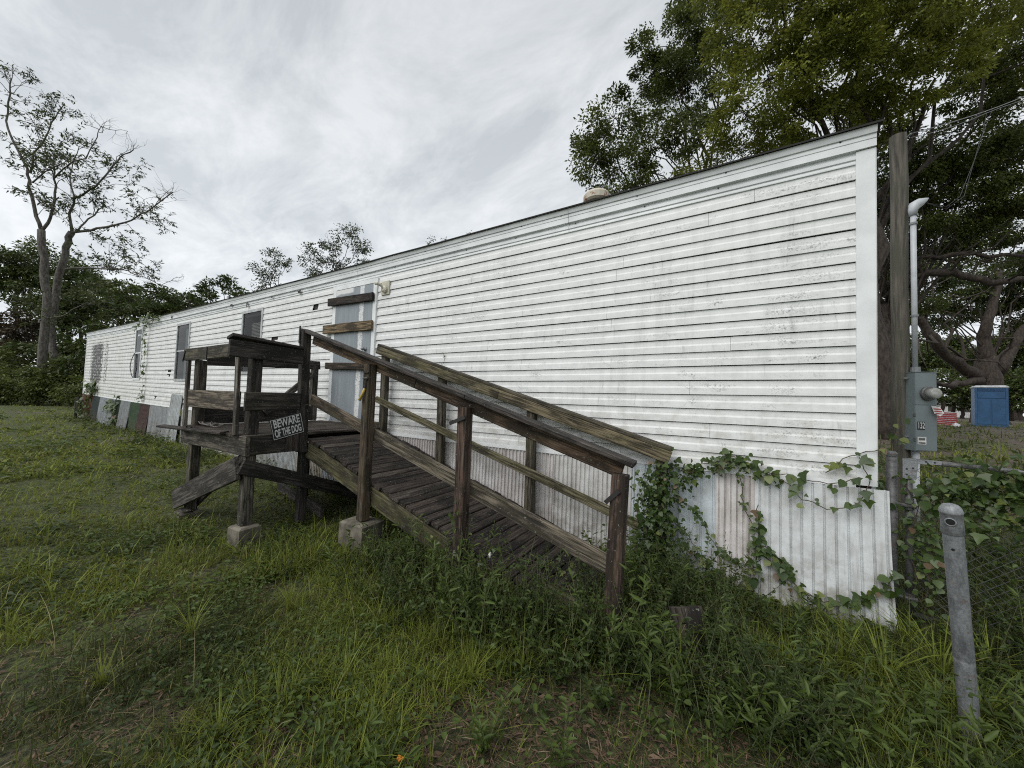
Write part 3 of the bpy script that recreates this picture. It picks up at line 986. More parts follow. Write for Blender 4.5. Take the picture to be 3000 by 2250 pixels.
# landing frame
LX0, LX1, LY = -6.62, -5.06, -1.75
board(ramp, 'rim_joist', (-6.74, -1.765, 0.86), (LX1 + 0.06, -1.765, 0.875), 0.195, 0.04, (0, 0, 1), jit((0.105, 0.095, 0.08), 0.15))
board(ramp, 'rim_joist', (-5.035, -1.745, 0.882), (-5.035, -1.22, 0.878), 0.20, 0.04, (0, 0, 1), jit(CHAR, 0.15))
board(ramp, 'rim_joist', (-6.60, -1.74, 0.86), (-6.60, -0.06, 0.86), 0.18, 0.04, (0, 0, 1), jit(DK))
board(ramp, 'rim_joist', (-6.62, -0.06, 0.86), (-5.06, -0.06, 0.86), 0.18, 0.04, (0, 0, 1), jit(DK))
for xx in (-6.1, -5.6):
    board(ramp, 'joist', (xx, -1.74, 0.86), (xx, -0.09, 0.86), 0.14, 0.04, (0, 0, 1), jit(DK))
# landing planks run toward the wall
x = LX0 - 0.02
while x < LX1 - 0.02:
    wd_ = 0.135
    c = jit((0.058, 0.044, 0.036) if random.random() < 0.7 else (0.085, 0.07, 0.058), 0.05, 0.3)
    board(ramp, 'landing_plank', (x + wd_ / 2, -1.79 + random.uniform(-0.02, 0.02), 0.968), (x + wd_ / 2, -0.05, 0.968 + random.uniform(-0.004, 0.004)), wd_ - 0.008, 0.034, (1, 0, 0), c, 0.004)
    x += wd_
board(ramp, 'loose_edge_board', (-7.45, -1.80, 0.915), (-5.42, -1.815, 0.985), 0.09, 0.026, (0, 1, 0.15), jit((0.05, 0.042, 0.036)), 0.012)
board(ramp, 'threshold_board', (-5.95, -0.10, 1.0), (-4.98, -0.10, 1.0), 0.10, 0.04, (0, 0, 1), jit((0.07, 0.06, 0.045), 0.3))
# landing posts
board(ramp, 'post', (-5.10, -1.71, 0.07), (-5.10, -1.71, 0.775), 0.10, 0.10, (0, 1, 0), jit(GRY, 0.2), 0.003)
board(ramp, 'post', (-5.13, -1.69, 0.99), (-5.10, -1.70, 1.79), 0.10, 0.10, (0, 1, 0), jit(CHAR, 0.1), 0.004)
board(ramp, 'vertical_slat', (-5.20, -1.80, 0.98), (-5.245, -1.80, 1.80), 0.062, 0.036, (1, 0, 0), jit((0.17, 0.155, 0.135), 0.1), 0.003)
board(ramp, 'post', (-6.55, -1.70, -0.06), (-6.55, -1.70, 0.765), 0.10, 0.10, (0, 1, 0), jit((0.12, 0.11, 0.09), 0.4), 0.003)
board(ramp, 'post', (-6.54, -1.69, 0.99), (-6.56, -1.69, 1.79), 0.10, 0.10, (0, 1, 0), jit((0.095, 0.083, 0.07), 0.2), 0.003)
board(ramp, 'vertical_slat', (-6.62, -1.79, 0.98), (-6.625, -1.79, 1.82), 0.062, 0.036, (1, 0, 0), jit((0.13, 0.12, 0.105), 0.1), 0.003)
board(ramp, 'post', (-5.70, -0.80, -0.10), (-5.70, -0.80, 0.765), 0.09, 0.09, (0, 1, 0), jit(CHAR), 0.003)
board(ramp, 'post', (-6.58, -0.24, 0.99), (-6.58, -0.24, 1.86), 0.088, 0.088, (0, 1, 0), jit((0.09, 0.082, 0.07)), 0.003)
board(ramp, 'post', (-5.12, -1.14, -0.05), (-5.12, -1.14, 0.765), 0.09, 0.09, (0, 1, 0), jit(CHAR), 0.003)
# landing rails: front
board(ramp, 'top_rail', (-6.72, -1.80, 1.855), (-5.38, -1.80, 1.862), 0.145, 0.038, (0, 0, 1), jit((0.095, 0.085, 0.066), 0.45))
board(ramp, 'side_board', (-6.57, -1.775, 1.315), (-5.235, -1.775, 1.325), 0.205, 0.036, (0, 0, 1), jit((0.185, 0.155, 0.125), 0.25))
# landing rails: ramp side
board(ramp, 'top_rail', (-5.015, -1.97, 1.848), (-5.025, -1.265, 1.840), 0.165, 0.038, (0, 0, 1), jit(CHAR, 0.05))
board(ramp, 'top_rail_cap', (-5.04, -1.96, 1.965), (-5.05, -1.265, 1.925), 0.12, 0.032, (1, 0, 0.3), jit(CHAR, 0.0), 0.008)
board(ramp, 'side_board', (-5.045, -1.80, 1.33), (-5.045, -1.262, 1.335), 0.19, 0.036, (0, 0, 1), jit((0.060, 0.054, 0.047), 0.2))
# rails on the far side of the landing
board(ramp, 'top_rail', (-6.56, -1.63, 1.80), (-6.56, -0.17, 1.875), 0.13, 0.036, (0, 0, 1), jit(CHAR))
board(ramp, 'side_board', (-6.57, -1.63, 1.10), (-6.57, -0.18, 1.11), 0.22, 0.036, (0, 0, 1), jit((0.05, 0.045, 0.042)))
board(ramp, 'brace', (-6.53, -0.95, 1.12), (-6.53, -0.30, 1.72), 0.088, 0.036, (0, 0.7, -0.7), jit((0.12, 0.112, 0.10)))
# braces under the landing
board(ramp, 'brace', (-6.72, -1.81, 0.06), (-5.08, -1.81, 0.66), 0.235, 0.038, (0, 0, 1), jit((0.085, 0.078, 0.07), 0.1))
board(ramp, 'brace', (-6.66, -1.62, -0.02), (-5.35, -1.62, 0.76), 0.10, 0.036, (0, 0, 1), jit((0.10, 0.09, 0.08)))
board(ramp, 'brace', (-5.03, -1.80, 0.68), (-5.03, -0.42, 0.13), 0.15, 0.038, (0, 0, 1), jit((0.040, 0.036, 0.033)))
board(ramp, 'ground_sill', (-6.70, -0.62, 0.0), (-5.0, -0.95, 0.03), 0.14, 0.04, (0, 0, 1), jit((0.06, 0.055, 0.05)))
board(ramp, 'sign_block', (-5.008, -1.33, 0.785), (-5.008, -1.33, 1.00), 0.145, 0.03, (0, 1, 0), jit((0.045, 0.035, 0.030)))
# steel straps folded over the rail ends
for p0, p1, wd_ in (((-3.86, -1.258, 1.655), (-3.93, -1.262, 1.66), 0.012), ((-2.80, -1.262, 1.235), (-2.645, -1.262, 1.295), 0.028), ((-1.52, -1.262, 0.835), (-1.44, -1.258, 0.92), 0.026), ((-6.00, -1.825, 1.77), (-6.00, -1.825, 1.925), 0.022), ((-6.72, -1.825, 1.77), (-6.66, -1.825, 1.90), 0.02), ((-5.12, -1.262, 2.0), (-5.12, -1.262, 2.205), 0.02)):
    p0, p1 = Vector(p0), Vector(p1)
    mb = MB().box(0, (p1 - p0).length, -wd_ / 2, wd_ / 2, -0.005, 0.005)
    mb.build('steel_strap', 'iron_dark', ramp, frame(p0, p1 - p0, (0, 0, 1) if abs((p1 - p0).z) < 0.1 else (1, 0, 0)))
# toe board lying at the foot of the ramp
board(ramp, 'toe_board', (-1.95, -1.16, 0.085), (-1.35, -1.16, -0.03), 0.18, 0.04, (0, 0, 1), jit(OLV, 0.9))

# footings
def block(c, d, label, rot=0.0):
    mb = MB()
    n = 0.018
    x, y, z = d[0] / 2, d[1] / 2, d[2]
    for zz, k in ((-0.06, 0), (z - n, 0), (z, n)):
        mb.v += [(-x + k + random.uniform(-.006, .006), -y + k, zz), (x - k, -y + k + random.uniform(-.006, .006), zz), (x - k, y - k, zz + random.uniform(-.004, .004)), (-x + k, y - k, zz)]
    for i in range(2):
        for j in range(4):
            mb.f.append((i * 4 + j, i * 4 + (j + 1) % 4, i * 4 + 4 + (j + 1) % 4, i * 4 + 4 + j))
    mb.f += [(3, 2, 1, 0), (8, 9, 10, 11)]
    return tag(mb.build('concrete_block', 'concrete', None, Matrix.Translation(c) @ Matrix.Rotation(rot, 4, 'Z')), label, 'concrete block', 'footing blocks under the ramp posts')


block((-5.09, -1.71, -0.115), (0.21, 0.20, 0.185), "small concrete block under the landing's corner post", 0.12)
block((-6.55, -1.72, -0.16), (0.26, 0.22, 0.10), "low concrete block under the landing's outer post, wood shims on top", -0.1)
block((-3.93, -1.19, -0.05), (0.32, 0.26, 0.27), "large concrete block under the ramp post with the yellow tool", 0.06)
sh = thing('wood_shims', (-6.55, -1.75, -0.06), 'thin grey wood shims on the low concrete block', 'shim')
for i in range(3):
    board(sh, 'shim', (-6.66 + 0.03 * i, -1.78 + i * 0.02, -0.055 + i * 0.012), (-6.43 + 0.02 * i, -1.73 - i * 0.03, -0.052 + i * 0.012), 0.09, 0.010, (0, 1, 0), jit((0.16, 0.15, 0.135)))

# ------------------------------------------------------------------ BEWARE OF THE DOG sign
SGN = frame((-4.992, -1.40, 1.062), (0, 0.973, 0.232), (0, -0.232, 0.973))
sign = MB().box(-0.165, 0.165, -0.112, 0.112, -0.002, 0.002).build('warning_sign', 'black_paint', None, SGN)
tag(sign, 'tilted black sign with white letters BEWARE OF THE DOG on the landing', 'sign')
for (x0, x1, y0, y1) in ((-0.158, 0.158, 0.1015, 0.1055), (-0.158, 0.158, -0.1055, -0.1015), (-0.158, -0.154, -0.1015, 0.1015), (0.154, 0.158, -0.1015, 0.1015)):
    MB().box(x0, x1, y0, y1, 0.0022, 0.0034).build('border_line', 'sign_white', sign, SGN)


def text(body, name, mat, parent, mw, size, sx, off=0.0):
    cu = bpy.data.curves.new(name, 'FONT')
    cu.body = body; cu.size = size; cu.align_x = 'CENTER'; cu.align_y = 'CENTER'; cu.extrude = 0.0005; cu.offset = off
    cu.materials.append(M[mat])
    tmp = bpy.data.objects.new('lettering_curve', cu)
    COL.objects.link(tmp)
    dg = bpy.context.evaluated_depsgraph_get()
    me = bpy.data.meshes.new_from_object(tmp.evaluated_get(dg))
    bpy.data.objects.remove(tmp)
    me.name = name
    o = bpy.data.objects.new(name, me)
    return link(o, parent, mw @ Matrix.Diagonal((sx, 1, 1, 1)))


text('BEWARE', 'lettering', 'sign_white', sign, SGN @ Matrix.Translation((0, 0.052, 0.0028)), 0.118, 0.60, 0.0028)
text('OF THE DOG', 'lettering', 'sign_white', sign, SGN @ Matrix.Translation((0, -0.050, 0.0028)), 0.112, 0.415, 0.0032)

# yellow-handled brush hung on the second ramp post
br = thing('hanging_brush', (-3.9, -1.26, 1.5), 'yellow handled brush hanging from a nail on the ramp post near the door', 'brush')
MB().tube([(-3.895, -1.262, 1.50), (-3.915, -1.275, 1.44), (-3.94, -1.28, 1.385)], [0.013, 0.010, 0.016], 8).build('handle', 'yellow_plastic', br, smooth=True)
MB().tube([(-3.893, -1.262, 1.50), (-3.885, -1.262, 1.56), (-3.872, -1.262, 1.60)], [0.010, 0.007, 0.006], 6).build('shaft', 'iron_dark', br)
MB().tube([(-3.93, -1.262, 1.598), (-3.86, -1.262, 1.602)], [0.006, 0.009], 6).build('crosspiece', 'dull_steel', br)

# rope heap on the landing
rp_ = MB()
for k in range(7):
    pts = []
    a0 = random.uniform(0, 6.28); cx_, cy_ = -6.30 + random.uniform(-0.22, 0.28), -1.66 + random.uniform(-0.03, 0.05)
    for i in range(15):
        a = a0 + i * 0.5
        pts.append((cx_ + 0.14 * math.cos(a) + random.uniform(-.015, .015), cy_ + 0.045 * math.sin(a), 1.0 + 0.028 * random.random() + 0.012 * math.sin(a * 2)))
    rp_.tube(pts, 0.006, 5)
tag(rp_.build('rope_heap', 'rope', None, smooth=True), 'tangled grey rope heap on the landing boards', 'rope')
rt = MB().tube([(-6.52, -1.80, 0.99), (-6.50, -1.83, 0.93), (-6.48, -1.835, 0.80), (-6.38, -1.835, 0.70), (-6.33, -1.83, 0.55)], 0.003, 4)
tag(rt.build('loose_cord', 'rope', None), 'thin pale cord dangling over the landing rim joist', 'cord')

# cable dropping from the home behind the landing, with a torn black boot
wr = thing('hanging_cable', (-6.0, -0.05, 0.6), 'black cable with a torn boot hanging under the landing against the skirting', 'cable')
MB().tube([(-6.9, -0.06, 0.93), (-6.88, -0.10, 0.75), (-6.93, -0.12, 0.60), (-6.90, -0.10, 0.40), (-6.75, -0.14, 0.20), (-6.5, -0.2, 0.02)], 0.014, 6).build('cable', 'wire_black', wr, smooth=True)
MB().tube([(-5.72, -0.05, 0.92), (-6.0, -0.12, 0.72), (-6.12, -0.15, 0.66)], 0.006, 5).build('wire', 'wire_black', wr)
MB().tube([(-6.05, -0.13, 0.70), (-6.12, -0.15, 0.62), (-6.13, -0.17, 0.56), (-6.16, -0.15, 0.47)], [0.02, 0.055, 0.035, 0.05], 6).build('boot', 'wire_black', wr)

# ------------------------------------------------------------------ steel post in the foreground
fp = thing('steel_post', (0.0, -1.05, 0), 'dented galvanised steel post with a domed cap and a hole, rust at its seam', 'post')
b0, b1 = Vector((0.055, -1.00, -0.08)), Vector((-0.048, -1.137, 0.995))
FM = frame(b0, b1 - b0, (0.86, 0.5, 0))        # local X up the post
LP = (b1 - b0).length
view = (CAM - b1); view.z = 0; view.normalize()
mb = MB(); n = 28; rr = 0.0310
rows = [0.0, 0.15, 0.3, 0.45, 0.478, 0.482, 0.486, 0.65, 0.8, 0.9, LP]
for i, t in enumerate(rows):
    r = rr * (1.0 + (0.03 if i in (4, 6) else (-0.02 if i == 5 else 0)))
    for j in range(n):
        a = 2 * math.pi * j / n
        mb.v.append((t, r * math.cos(a), r * math.sin(a)))
for i in range(len(rows) - 1):
    for j in range(n):
        mb.f.append((i * n + j, i * n + (j + 1) % n, i * n + n + (j + 1) % n, i * n + n + j))
pp = mb.build('pole', 'galvanised', fp, FM, smooth=True)
mb = MB()
prof = [(0.0325, LP - 0.055), (0.0345, LP - 0.052), (0.0335, LP - 0.01), (0.034, LP + 0.035), (0.0365, LP + 0.038), (0.0360, LP + 0.043), (0.0325, LP + 0.056), (0.025, LP + 0.068), (0.013, LP + 0.074), (0.001, LP + 0.076)]
for r, t in prof:
    for j in range(n):
        a = 2 * math.pi * j / n
        mb.v.append((t, r * math.cos(a), r * math.sin(a)))
for i in range(len(prof) - 1):
    for j in range(n):
        mb.f.append((i * n + j, i * n + (j + 1) % n, i * n + n + (j + 1) % n, i * n + n + j))
capo = mb.build('cap', 'galvanised', fp, FM, smooth=True)
# rail socket on the cap and bolt hole: dark openings with a raised rim, on the side toward the lawn
up = (b1 - b0).normalized()
side = (view - up * view.dot(up)).normalized()
side = (Matrix.Rotation(math.radians(-6), 3, up) @ side)
for nm, t, r, par, off in (('rail_socket', LP + 0.005, 0.0155, capo, 0.0345), ('bolt_hole', LP - 0.115, 0.0065, pp, 0.0310)):
    c0 = b0 + up * t + side * (off - 0.003)
    FR = frame(c0, up.cross(side), up)
    ho = MB().lathe([(r * 0.8, 0.0), (r * 0.8, 0.0045)], 16)
    ho.build(nm, 'black_paint', par, FR)
    if nm == 'rail_socket':
        ring = MB(); ring.tube([(r * math.cos(a), r * math.sin(a), 0.003) for a in [i * math.pi / 10 for i in range(20)]], 0.0028, 6, closed=True)
        ring.build('socket_rim', 'galvanised', par, FR, smooth=True)

# ------------------------------------------------------------------ chain-link gate beside the home
gate = thing('chain_link_gate', (0.2, 0.2, 0), 'chain-link gate with rusty top rail hung beside the corner of the home', 'gate')
GA = Vector((0.215, 0.20, 0)); GD = Vector((0.97, -0.24, 0)).normalized()
MB().tube([GA + Vector((0, 0, 0.02)), GA + Vector((0, 0, 1.10))], 0.021, 12).build('gate_upright', 'dull_steel', gate, smooth=True)
MB().tube([GA + Vector((0, 0, 1.115)), GA + GD * 0.9 + Vector((0, 0, 1.105)), GA + GD * 1.9 + Vector((0, 0, 1.10))], 0.017, 10).build('top_rail', 'rusty_rail', gate, smooth=True)
MB().tube([GA + Vector((0, 0, 0.05)), GA + GD * 1.9 + Vector((0, 0, 0.05))], 0.017, 8).build('bottom_rail', 'dull_steel', gate, smooth=True)
MB().tube([GA + GD * 1.9 + Vector((0, 0, 0.02)), GA + GD * 1.9 + Vector((0, 0, 1.11))], 0.021, 10).build('gate_upright', 'dull_steel', gate, smooth=True)
FG = frame(GA + Vector((0, 0, 1.085)), GD, (0, 0, 1))
pl_ = MB(); pl_.v = [(-0.03, 0.045, .024), (0.15, 0.045, .024), (0.15, 0.02, .024), (0.045, 0.012, .024), (0.035, -0.10, .024), (-0.03, -0.10, .024)]
pl_.v += [(a, b, 0.028) for a, b, _ in pl_.v]
pl_.f = [(0, 1, 2, 3, 4, 5), (11, 10, 9, 8, 7, 6)] + [(i, 6 + i, 6 + (i + 1) % 6, (i + 1) % 6) for i in range(6)]
gp = pl_.build('corner_bracket', 'galvanised', gate, FG)
for hx, hy in ((-0.01, -0.03), (-0.01, -0.07), (0.02, -0.02), (0.08, 0.033), (0.12, 0.033)):
    MB().lathe([(0.006, 0.022), (0.006, 0.0295)], 8).build('rivet', 'black_paint', gp, FG @ Matrix.Translation((hx, hy, 0)))
for z in (0.80, 0.16):
    hg = MB().tube([GA + Vector((-0.085, 0.0, z)), GA + Vector((-0.03, -0.03, z)), GA + Vector((0.03, -0.03, z))], 0.012, 6)
    hg.tube([GA + Vector((0, 0, z - 0.03)), GA + Vector((0, 0, z + 0.03))], 0.027, 10)
    hg.build('hinge', 'dull_steel', gate)
chain = MB()
pt_ = 0.056
nW = int(1.86 / pt_)
for k in range(-20, nW):
    for sgn in (1, -1):
        p0x, p1x = k * pt_, k * pt_ + 1.0 * 1.0
        pts = []
        for i in range(0, 21):
            t = i / 20
            xx = p0x + t * 1.03
            zz = 0.06 + t * 1.03 if sgn > 0 else 1.09 - t * 1.03
            if 0.0 <= xx <= 1.88:
                pts.append(GA + GD * xx + Vector((0, 0, zz)) + Vector((0, -0.0015 * sgn, 0)) + Vector((0, 0.012 * math.sin(xx * 3), 0)))
        if len(pts) > 1:
            chain.tube([pts[0], pts[len(pts) // 2], pts[-1]] if len(pts) > 2 else pts, 0.0017, 3, cap=False)
tag(chain.build('chain_mesh', 'mesh_wire', gate), kind='stuff')
gpost = thing('gate_post', (0.13, 0.19, 0), 'dull steel gate post hard against the corner of the home', 'post')
MB().tube([GA + Vector((-0.085, 0.005, -0.1)), GA + Vector((-0.085, 0.005, 1.14))], 0.030, 14).build('pole', 'dull_steel', gpost, smooth=True)
MB().lathe([(0.033, 0), (0.034, 0.02), (0.02, 0.035)], 12).build('cap', 'dull_steel', gpost, Matrix.Translation(GA + Vector((-0.085, 0.005, 1.135))))

# ------------------------------------------------------------------ utility pole, meter, conduit, service drop
PB = at(2640, 1300, 4.62); PT = at(2632, 398, 4.60)
pole = thing('utility_pole', (PB.x, PB.y, 0), 'short weathered round wooden utility pole behind the meter box', 'utility pole')
pts, rad = [], []
for i in range(9):
    t = i / 8
    q = Vector((PB.x, PB.y, -0.2)).lerp(PT, t)
    pts.append(q + Vector((random.uniform(-.006, .006), random.uniform(-.006, .006), 0))); rad.append(0.090 - 0.012 * t + random.uniform(-.003, .003))
MB().tube(pts, rad, 16).build('shaft', 'pole_wood', pole, smooth=False)
MB().tube([PT + Vector((0.05, -0.09, -0.10)), PT + Vector((0.07, -0.14, -0.09))], 0.012, 6).build('eye_bolt', 'galvanised', pole)

NB = Vector((math.cos(math.radians(-65)), math.sin(math.radians(-65)), 0)); TB = Vector((-NB.y, NB.x, 0))
C0 = Vector((1.045, 2.845, 0.99))     # front-left lower corner
BM0 = Matrix(((TB.x, -NB.x, 0, C0.x), (TB.y, -NB.y, 0, C0.y), (0, 0, 1, C0.z), (0, 0, 0, 1)))   # local: x across front, y into box, z up
BM = BM0 @ Matrix.Diagonal((0.80, 0.78, 1, 1))
meter = thing('electric_meter_box', C0, 'grey steel electric meter box numbered 132 with a round glass meter', 'meter box')
MB().box(0, 0.30, 0.0, 0.20, 0, 0.96).build('case', 'meter_grey', meter, BM)
cv = MB().box(0.006, 0.294, -0.006, 0.0, 0.008, 0.555).build('lower_cover', 'meter_grey', meter, BM)
uc = MB().box(0.006, 0.294, -0.009, 0.0, 0.562, 0.95).build('upper_cover', 'meter_grey', meter, BM)
MB().box(-0.008, 0.308, -0.012, 0.205, 0.958, 0.966).build('lid', 'meter_grey', meter, BM)
RX = BM0 @ Matrix.Translation((0.135, -0.007, 0.70)) @ Matrix.Diagonal((0.88, 0.88, 0.88, 1)) @ Matrix.Rotation(math.pi / 2, 4, 'X')
ring = MB().lathe([(0.098, 0), (0.098, 0.030), (0.088, 0.040), (0.075, 0.040)], 22).build('meter_ring', 'dull_steel', meter, RX, smooth=False)
ms = MB().lathe([(0.074, 0.035), (0.072, 0.115), (0.062, 0.128), (0.03, 0.132)], 22).build('meter_glass', 'meter_glass', meter, RX, smooth=True)
MB().lathe([(0.058, 0.03), (0.055, 0.095)], 18).build('register', 'dull_steel', ms, RX)
MB().box(-0.035, 0.035, -0.015, 0.025, 0.0955, 0.0975).build('dial_plate', 'sticker', ms, RX)
for z in (0.12, 0.42):
    MB().box(-0.012, 0.008, -0.014, 0.012, z, z + 0.035).build('latch', 'dull_steel', meter, BM)
MB().box(-0.06, 0.0, 0.08, 0.10, 0.88, 0.90).build('mounting_strap', 'galvanised', meter, BM)
MB().box(-0.06, 0.0, 0.08, 0.10, 0.16, 0.18).build('mounting_strap', 'galvanised', meter, BM)
NBM = BM0 @ Matrix.Translation((0.065, -0.006, 0.305)) @ Matrix.Diagonal((0.82, 1, 1, 1)) @ Matrix.Rotation(math.pi / 2, 4, 'X')
pt2 = MB().box(-0.05, 0.05, -0.05, 0.05, -0.001, 0.001).build('number_plate', 'black_paint', meter, NBM)
text('132', 'numerals', 'sign_white', pt2, NBM @ Matrix.Translation((0, 0, 0.0016)), 0.105, 0.62, 0.001)
SBM = BM0 @ Matrix.Translation((0.072, -0.006, 0.125)) @ Matrix.Diagonal((0.85, 1, 1, 1)) @ Matrix.Rotation(math.pi / 2, 4, 'X')
sk_ = MB().box(-0.055, 0.055, -0.045, 0.045, -0.001, 0.001).build('sticker', 'sticker', meter, SBM)
for k, (zz, ww, hh) in enumerate(((0.018, 0.040, 0.014), (-0.028, 0.045, 0.009))):
    MB().box(-ww, ww, zz - hh, zz + hh, 0.0012, 0.002).build('print', 'dull_steel', sk_, SBM)
tg = MB(); tg.v = [(0.20, -0.03, 0.555), (0.30, -0.05, 0.54), (0.315, -0.09, 0.47), (0.26, -0.10, 0.43), (0.215, -0.06, 0.46)]; tg.f = [(0, 4, 3, 2, 1)]
tgo = tg.build('paper_tag', 'sticker', meter, BM)
for k in range(3):
    q = MB(); z = 0.525 - k * 0.028
    q.v = [(0.212, -0.050 - k * .012, z), (0.30, -0.066 - k * .012, z - 0.006), (0.30, -0.070 - k * .012, z - 0.018), (0.214, -0.054 - k * .012, z - 0.012)]; q.f = [(0, 3, 2, 1)]
    q.build('red_stripe', 'red_print', tgo, BM)

cb = BM @ Vector((0.10, 0.10, 0.966))
ct = at(2675, 627, 4.42)
cond = thing('conduit_mast', (cb.x, cb.y, cb.z), 'leaning pale grey conduit with a hooded weatherhead above the meter box', 'conduit')
MB().tube([cb, cb.lerp(ct, 0.5), ct], 0.027, 14).build('pipe', 'conduit_grey', cond, smooth=True)
MB().tube([cb, cb + Vector((0, 0, 0.06))], 0.046, 12).build('collar', 'galvanised', cond)
ax = (ct - cb).normalized()
hd = MB()
hr = (RGT - ax * RGT.dot(ax)).normalized()
hd.tube([ct - ax * 0.02, ct + ax * 0.05, ct + ax * 0.10 + hr * 0.02, ct + ax * 0.135 + hr * 0.08, ct + ax * 0.165 + hr * 0.15, ct + ax * 0.185 + hr * 0.19], [0.036, 0.044, 0.058, 0.052, 0.026, 0.006], 12)
hd.build('weatherhead', 'conduit_grey', cond, smooth=True)
for t in (0.36, 0.94):
    q = cb.lerp(ct, t)
    MB().tube([q - ax * 0.012, q + ax * 0.012], 0.037, 12).build('clamp', 'galvanised', cond)
MB().tube([BM @ Vector((0.10, 0.10, 0)), BM @ Vector((0.10, 0.10, -1.1))], 0.032, 12).build('lower_pipe', 'conduit_grey', cond, smooth=True)

hw = ct + ax * 0.13 + hr * 0.16
far_e = at(3150, 205, 8.5)
sd_ = thing('service_cable', PT, 'twisted grey service cable running from the pole top to the trees', 'cable')
st = PT + Vector((0.07, -0.14, -0.09))
pts = []
for i in range(14):
    t = i / 13
    pts.append(st.lerp(far_e, t) - Vector((0, 0, 0.5 * t * (1 - t))))
MB().tube(pts, 0.006, 6).build('messenger_wire', 'wire_grey', sd_, smooth=True)
MB().tube([p + Vector((0, 0, -0.05 - 0.02 * math.sin(i))) for i, p in enumerate(pts)], 0.004, 5).build('twisted_conductor', 'wire_grey', sd_, smooth=True)
mid = pts[4]
for k in range(2):
    a = hw; b = mid + Vector((0.05 * k, 0, -0.03))
    MB().tube([a, a + hr * 0.25 + Vector((0, 0, -0.06 - 0.03 * k)), a + hr * (0.42 + 0.05 * k) + Vector((0, 0, 0.06)), a.lerp(b, 0.6) + hr * (0.22 - 0.07 * k), b], 0.0032, 5).build('drip_loop', 'wire_black', sd_, smooth=True)

# ------------------------------------------------------------------ things on the rise behind
def toilet():
    c = at(2905, 1249, 20.0)
    z0 = gz(c.x, c.y) - 0.02
    d = Vector((c.x - CAM.x, c.y - CAM.y, 0)).normalized()
    X = Vector((d.y, -d.x, 0)); X = Matrix.Rotation(math.radians(8), 3, 'Z') @ X
    MW = frame((c.x, c.y, z0), X, Vector((-X.y, X.x, 0)))      # local -y faces the camera
    t = thing('portable_toilet', (c.x, c.y, z0), 'blue portable toilet with a white roof standing under the oak', 'portable toilet')
    w_, dp, h_ = 1.12, 1.15, 2.20
    MB().box(-w_ / 2, w_ / 2, 0, dp, 0.08, h_).build('body', 'toilet_blue', t, MW)
    MB().box(-w_ / 2 - 0.04, w_ / 2 + 0.04, -0.04, dp + 0.04, 0, 0.10).build('base', 'toilet_blue', t, MW)
    for x in (-w_ / 2 + 0.03, w_ / 2 - 0.03):
        MB().box(x - 0.045, x + 0.045, -0.03, 0, 0.10, h_).build('corner_post', 'toilet_blue', t, MW)
    for x0, x1 in ((-0.48, -0.03), (0.03, 0.48)):
        MB().box(x0, x1, -0.022, 0, 0.16, 1.55).build('door_panel', 'toilet_blue', t, MW)
    MB().box(-0.47, 0.47, -0.025, 0, 1.62, 1.95).build('header_panel', 'toilet_blue', t, MW)
    for k in range(4):
        MB().box(-0.46, 0.46, -0.022, 0, 2.0 + k * 0.045, 2.02 + k * 0.045).build('vent_slat', 'toilet_blue', t, MW)
    r = MB()
    for i, (zz, k) in enumerate(((h_, 0.03), (h_ + 0.05, 0.05), (h_ + 0.13, -0.05))):
        r.v += [(-w_ / 2 - k, -k, zz), (w_ / 2 + k, -k, zz), (w_ / 2 + k, dp + k, zz), (-w_ / 2 - k, dp + k, zz)]
    for i in range(2):
        for j in range(4):
            r.f.append((i * 4 + j, i * 4 + (j + 1) % 4, i * 4 + 4 + (j + 1) % 4, i * 4 + 4 + j))
    r.f += [(3, 2, 1, 0), (8, 9, 10, 11)]
    r.build('roof', 'toilet_roof', t, MW)
    # red crate
    c = at(2755, 1253, 19.0)
    z0 = gz(c.x, c.y)
    MW = frame((c.x, c.y, z0 - 0.02), X, Vector((-X.y, X.x, 0)))
    t = thing('red_crate', (c.x, c.y, z0), 'red crate wrapped with white strapping beside the portable toilet', 'crate')
    MB().box(-0.65, 0.55, 0, 0.6, 0, 0.72).build('body', 'red_plastic', t, MW)
    for k in range(7):
        MB().tube([(-0.62, -0.012, 0.10 + k * 0.09), (0.52, -0.012, 0.05 + k * 0.10)], 0.012, 4).build('strap', 'white_plastic', t, MW)
    MB().box(-0.67, 0.57, -0.01, 0.61, 0.72, 0.745).build('lid', 'white_plastic', t, MW)
    c = at(2800, 1257, 18.3)
    b = MB()
    for k in range(9):
        a = k * 0.7
        b.v.append((0.16 * math.cos(a) * random.uniform(.5, 1.3), 0.14 * math.sin(a) * random.uniform(.5, 1.3), random.uniform(0.0, 0.12)))
    b.v.append((0, 0, 0.22))
    b.f = [(k, (k + 1) % 9, 9) for k in range(9)]
    tag(b.build('plastic_bag', 'white_plastic', None, Matrix.Translation((c.x, c.y, gz(c.x, c.y) - 0.02))), 'crumpled white plastic bag on the soil beside the red crate', 'bag')


toilet()


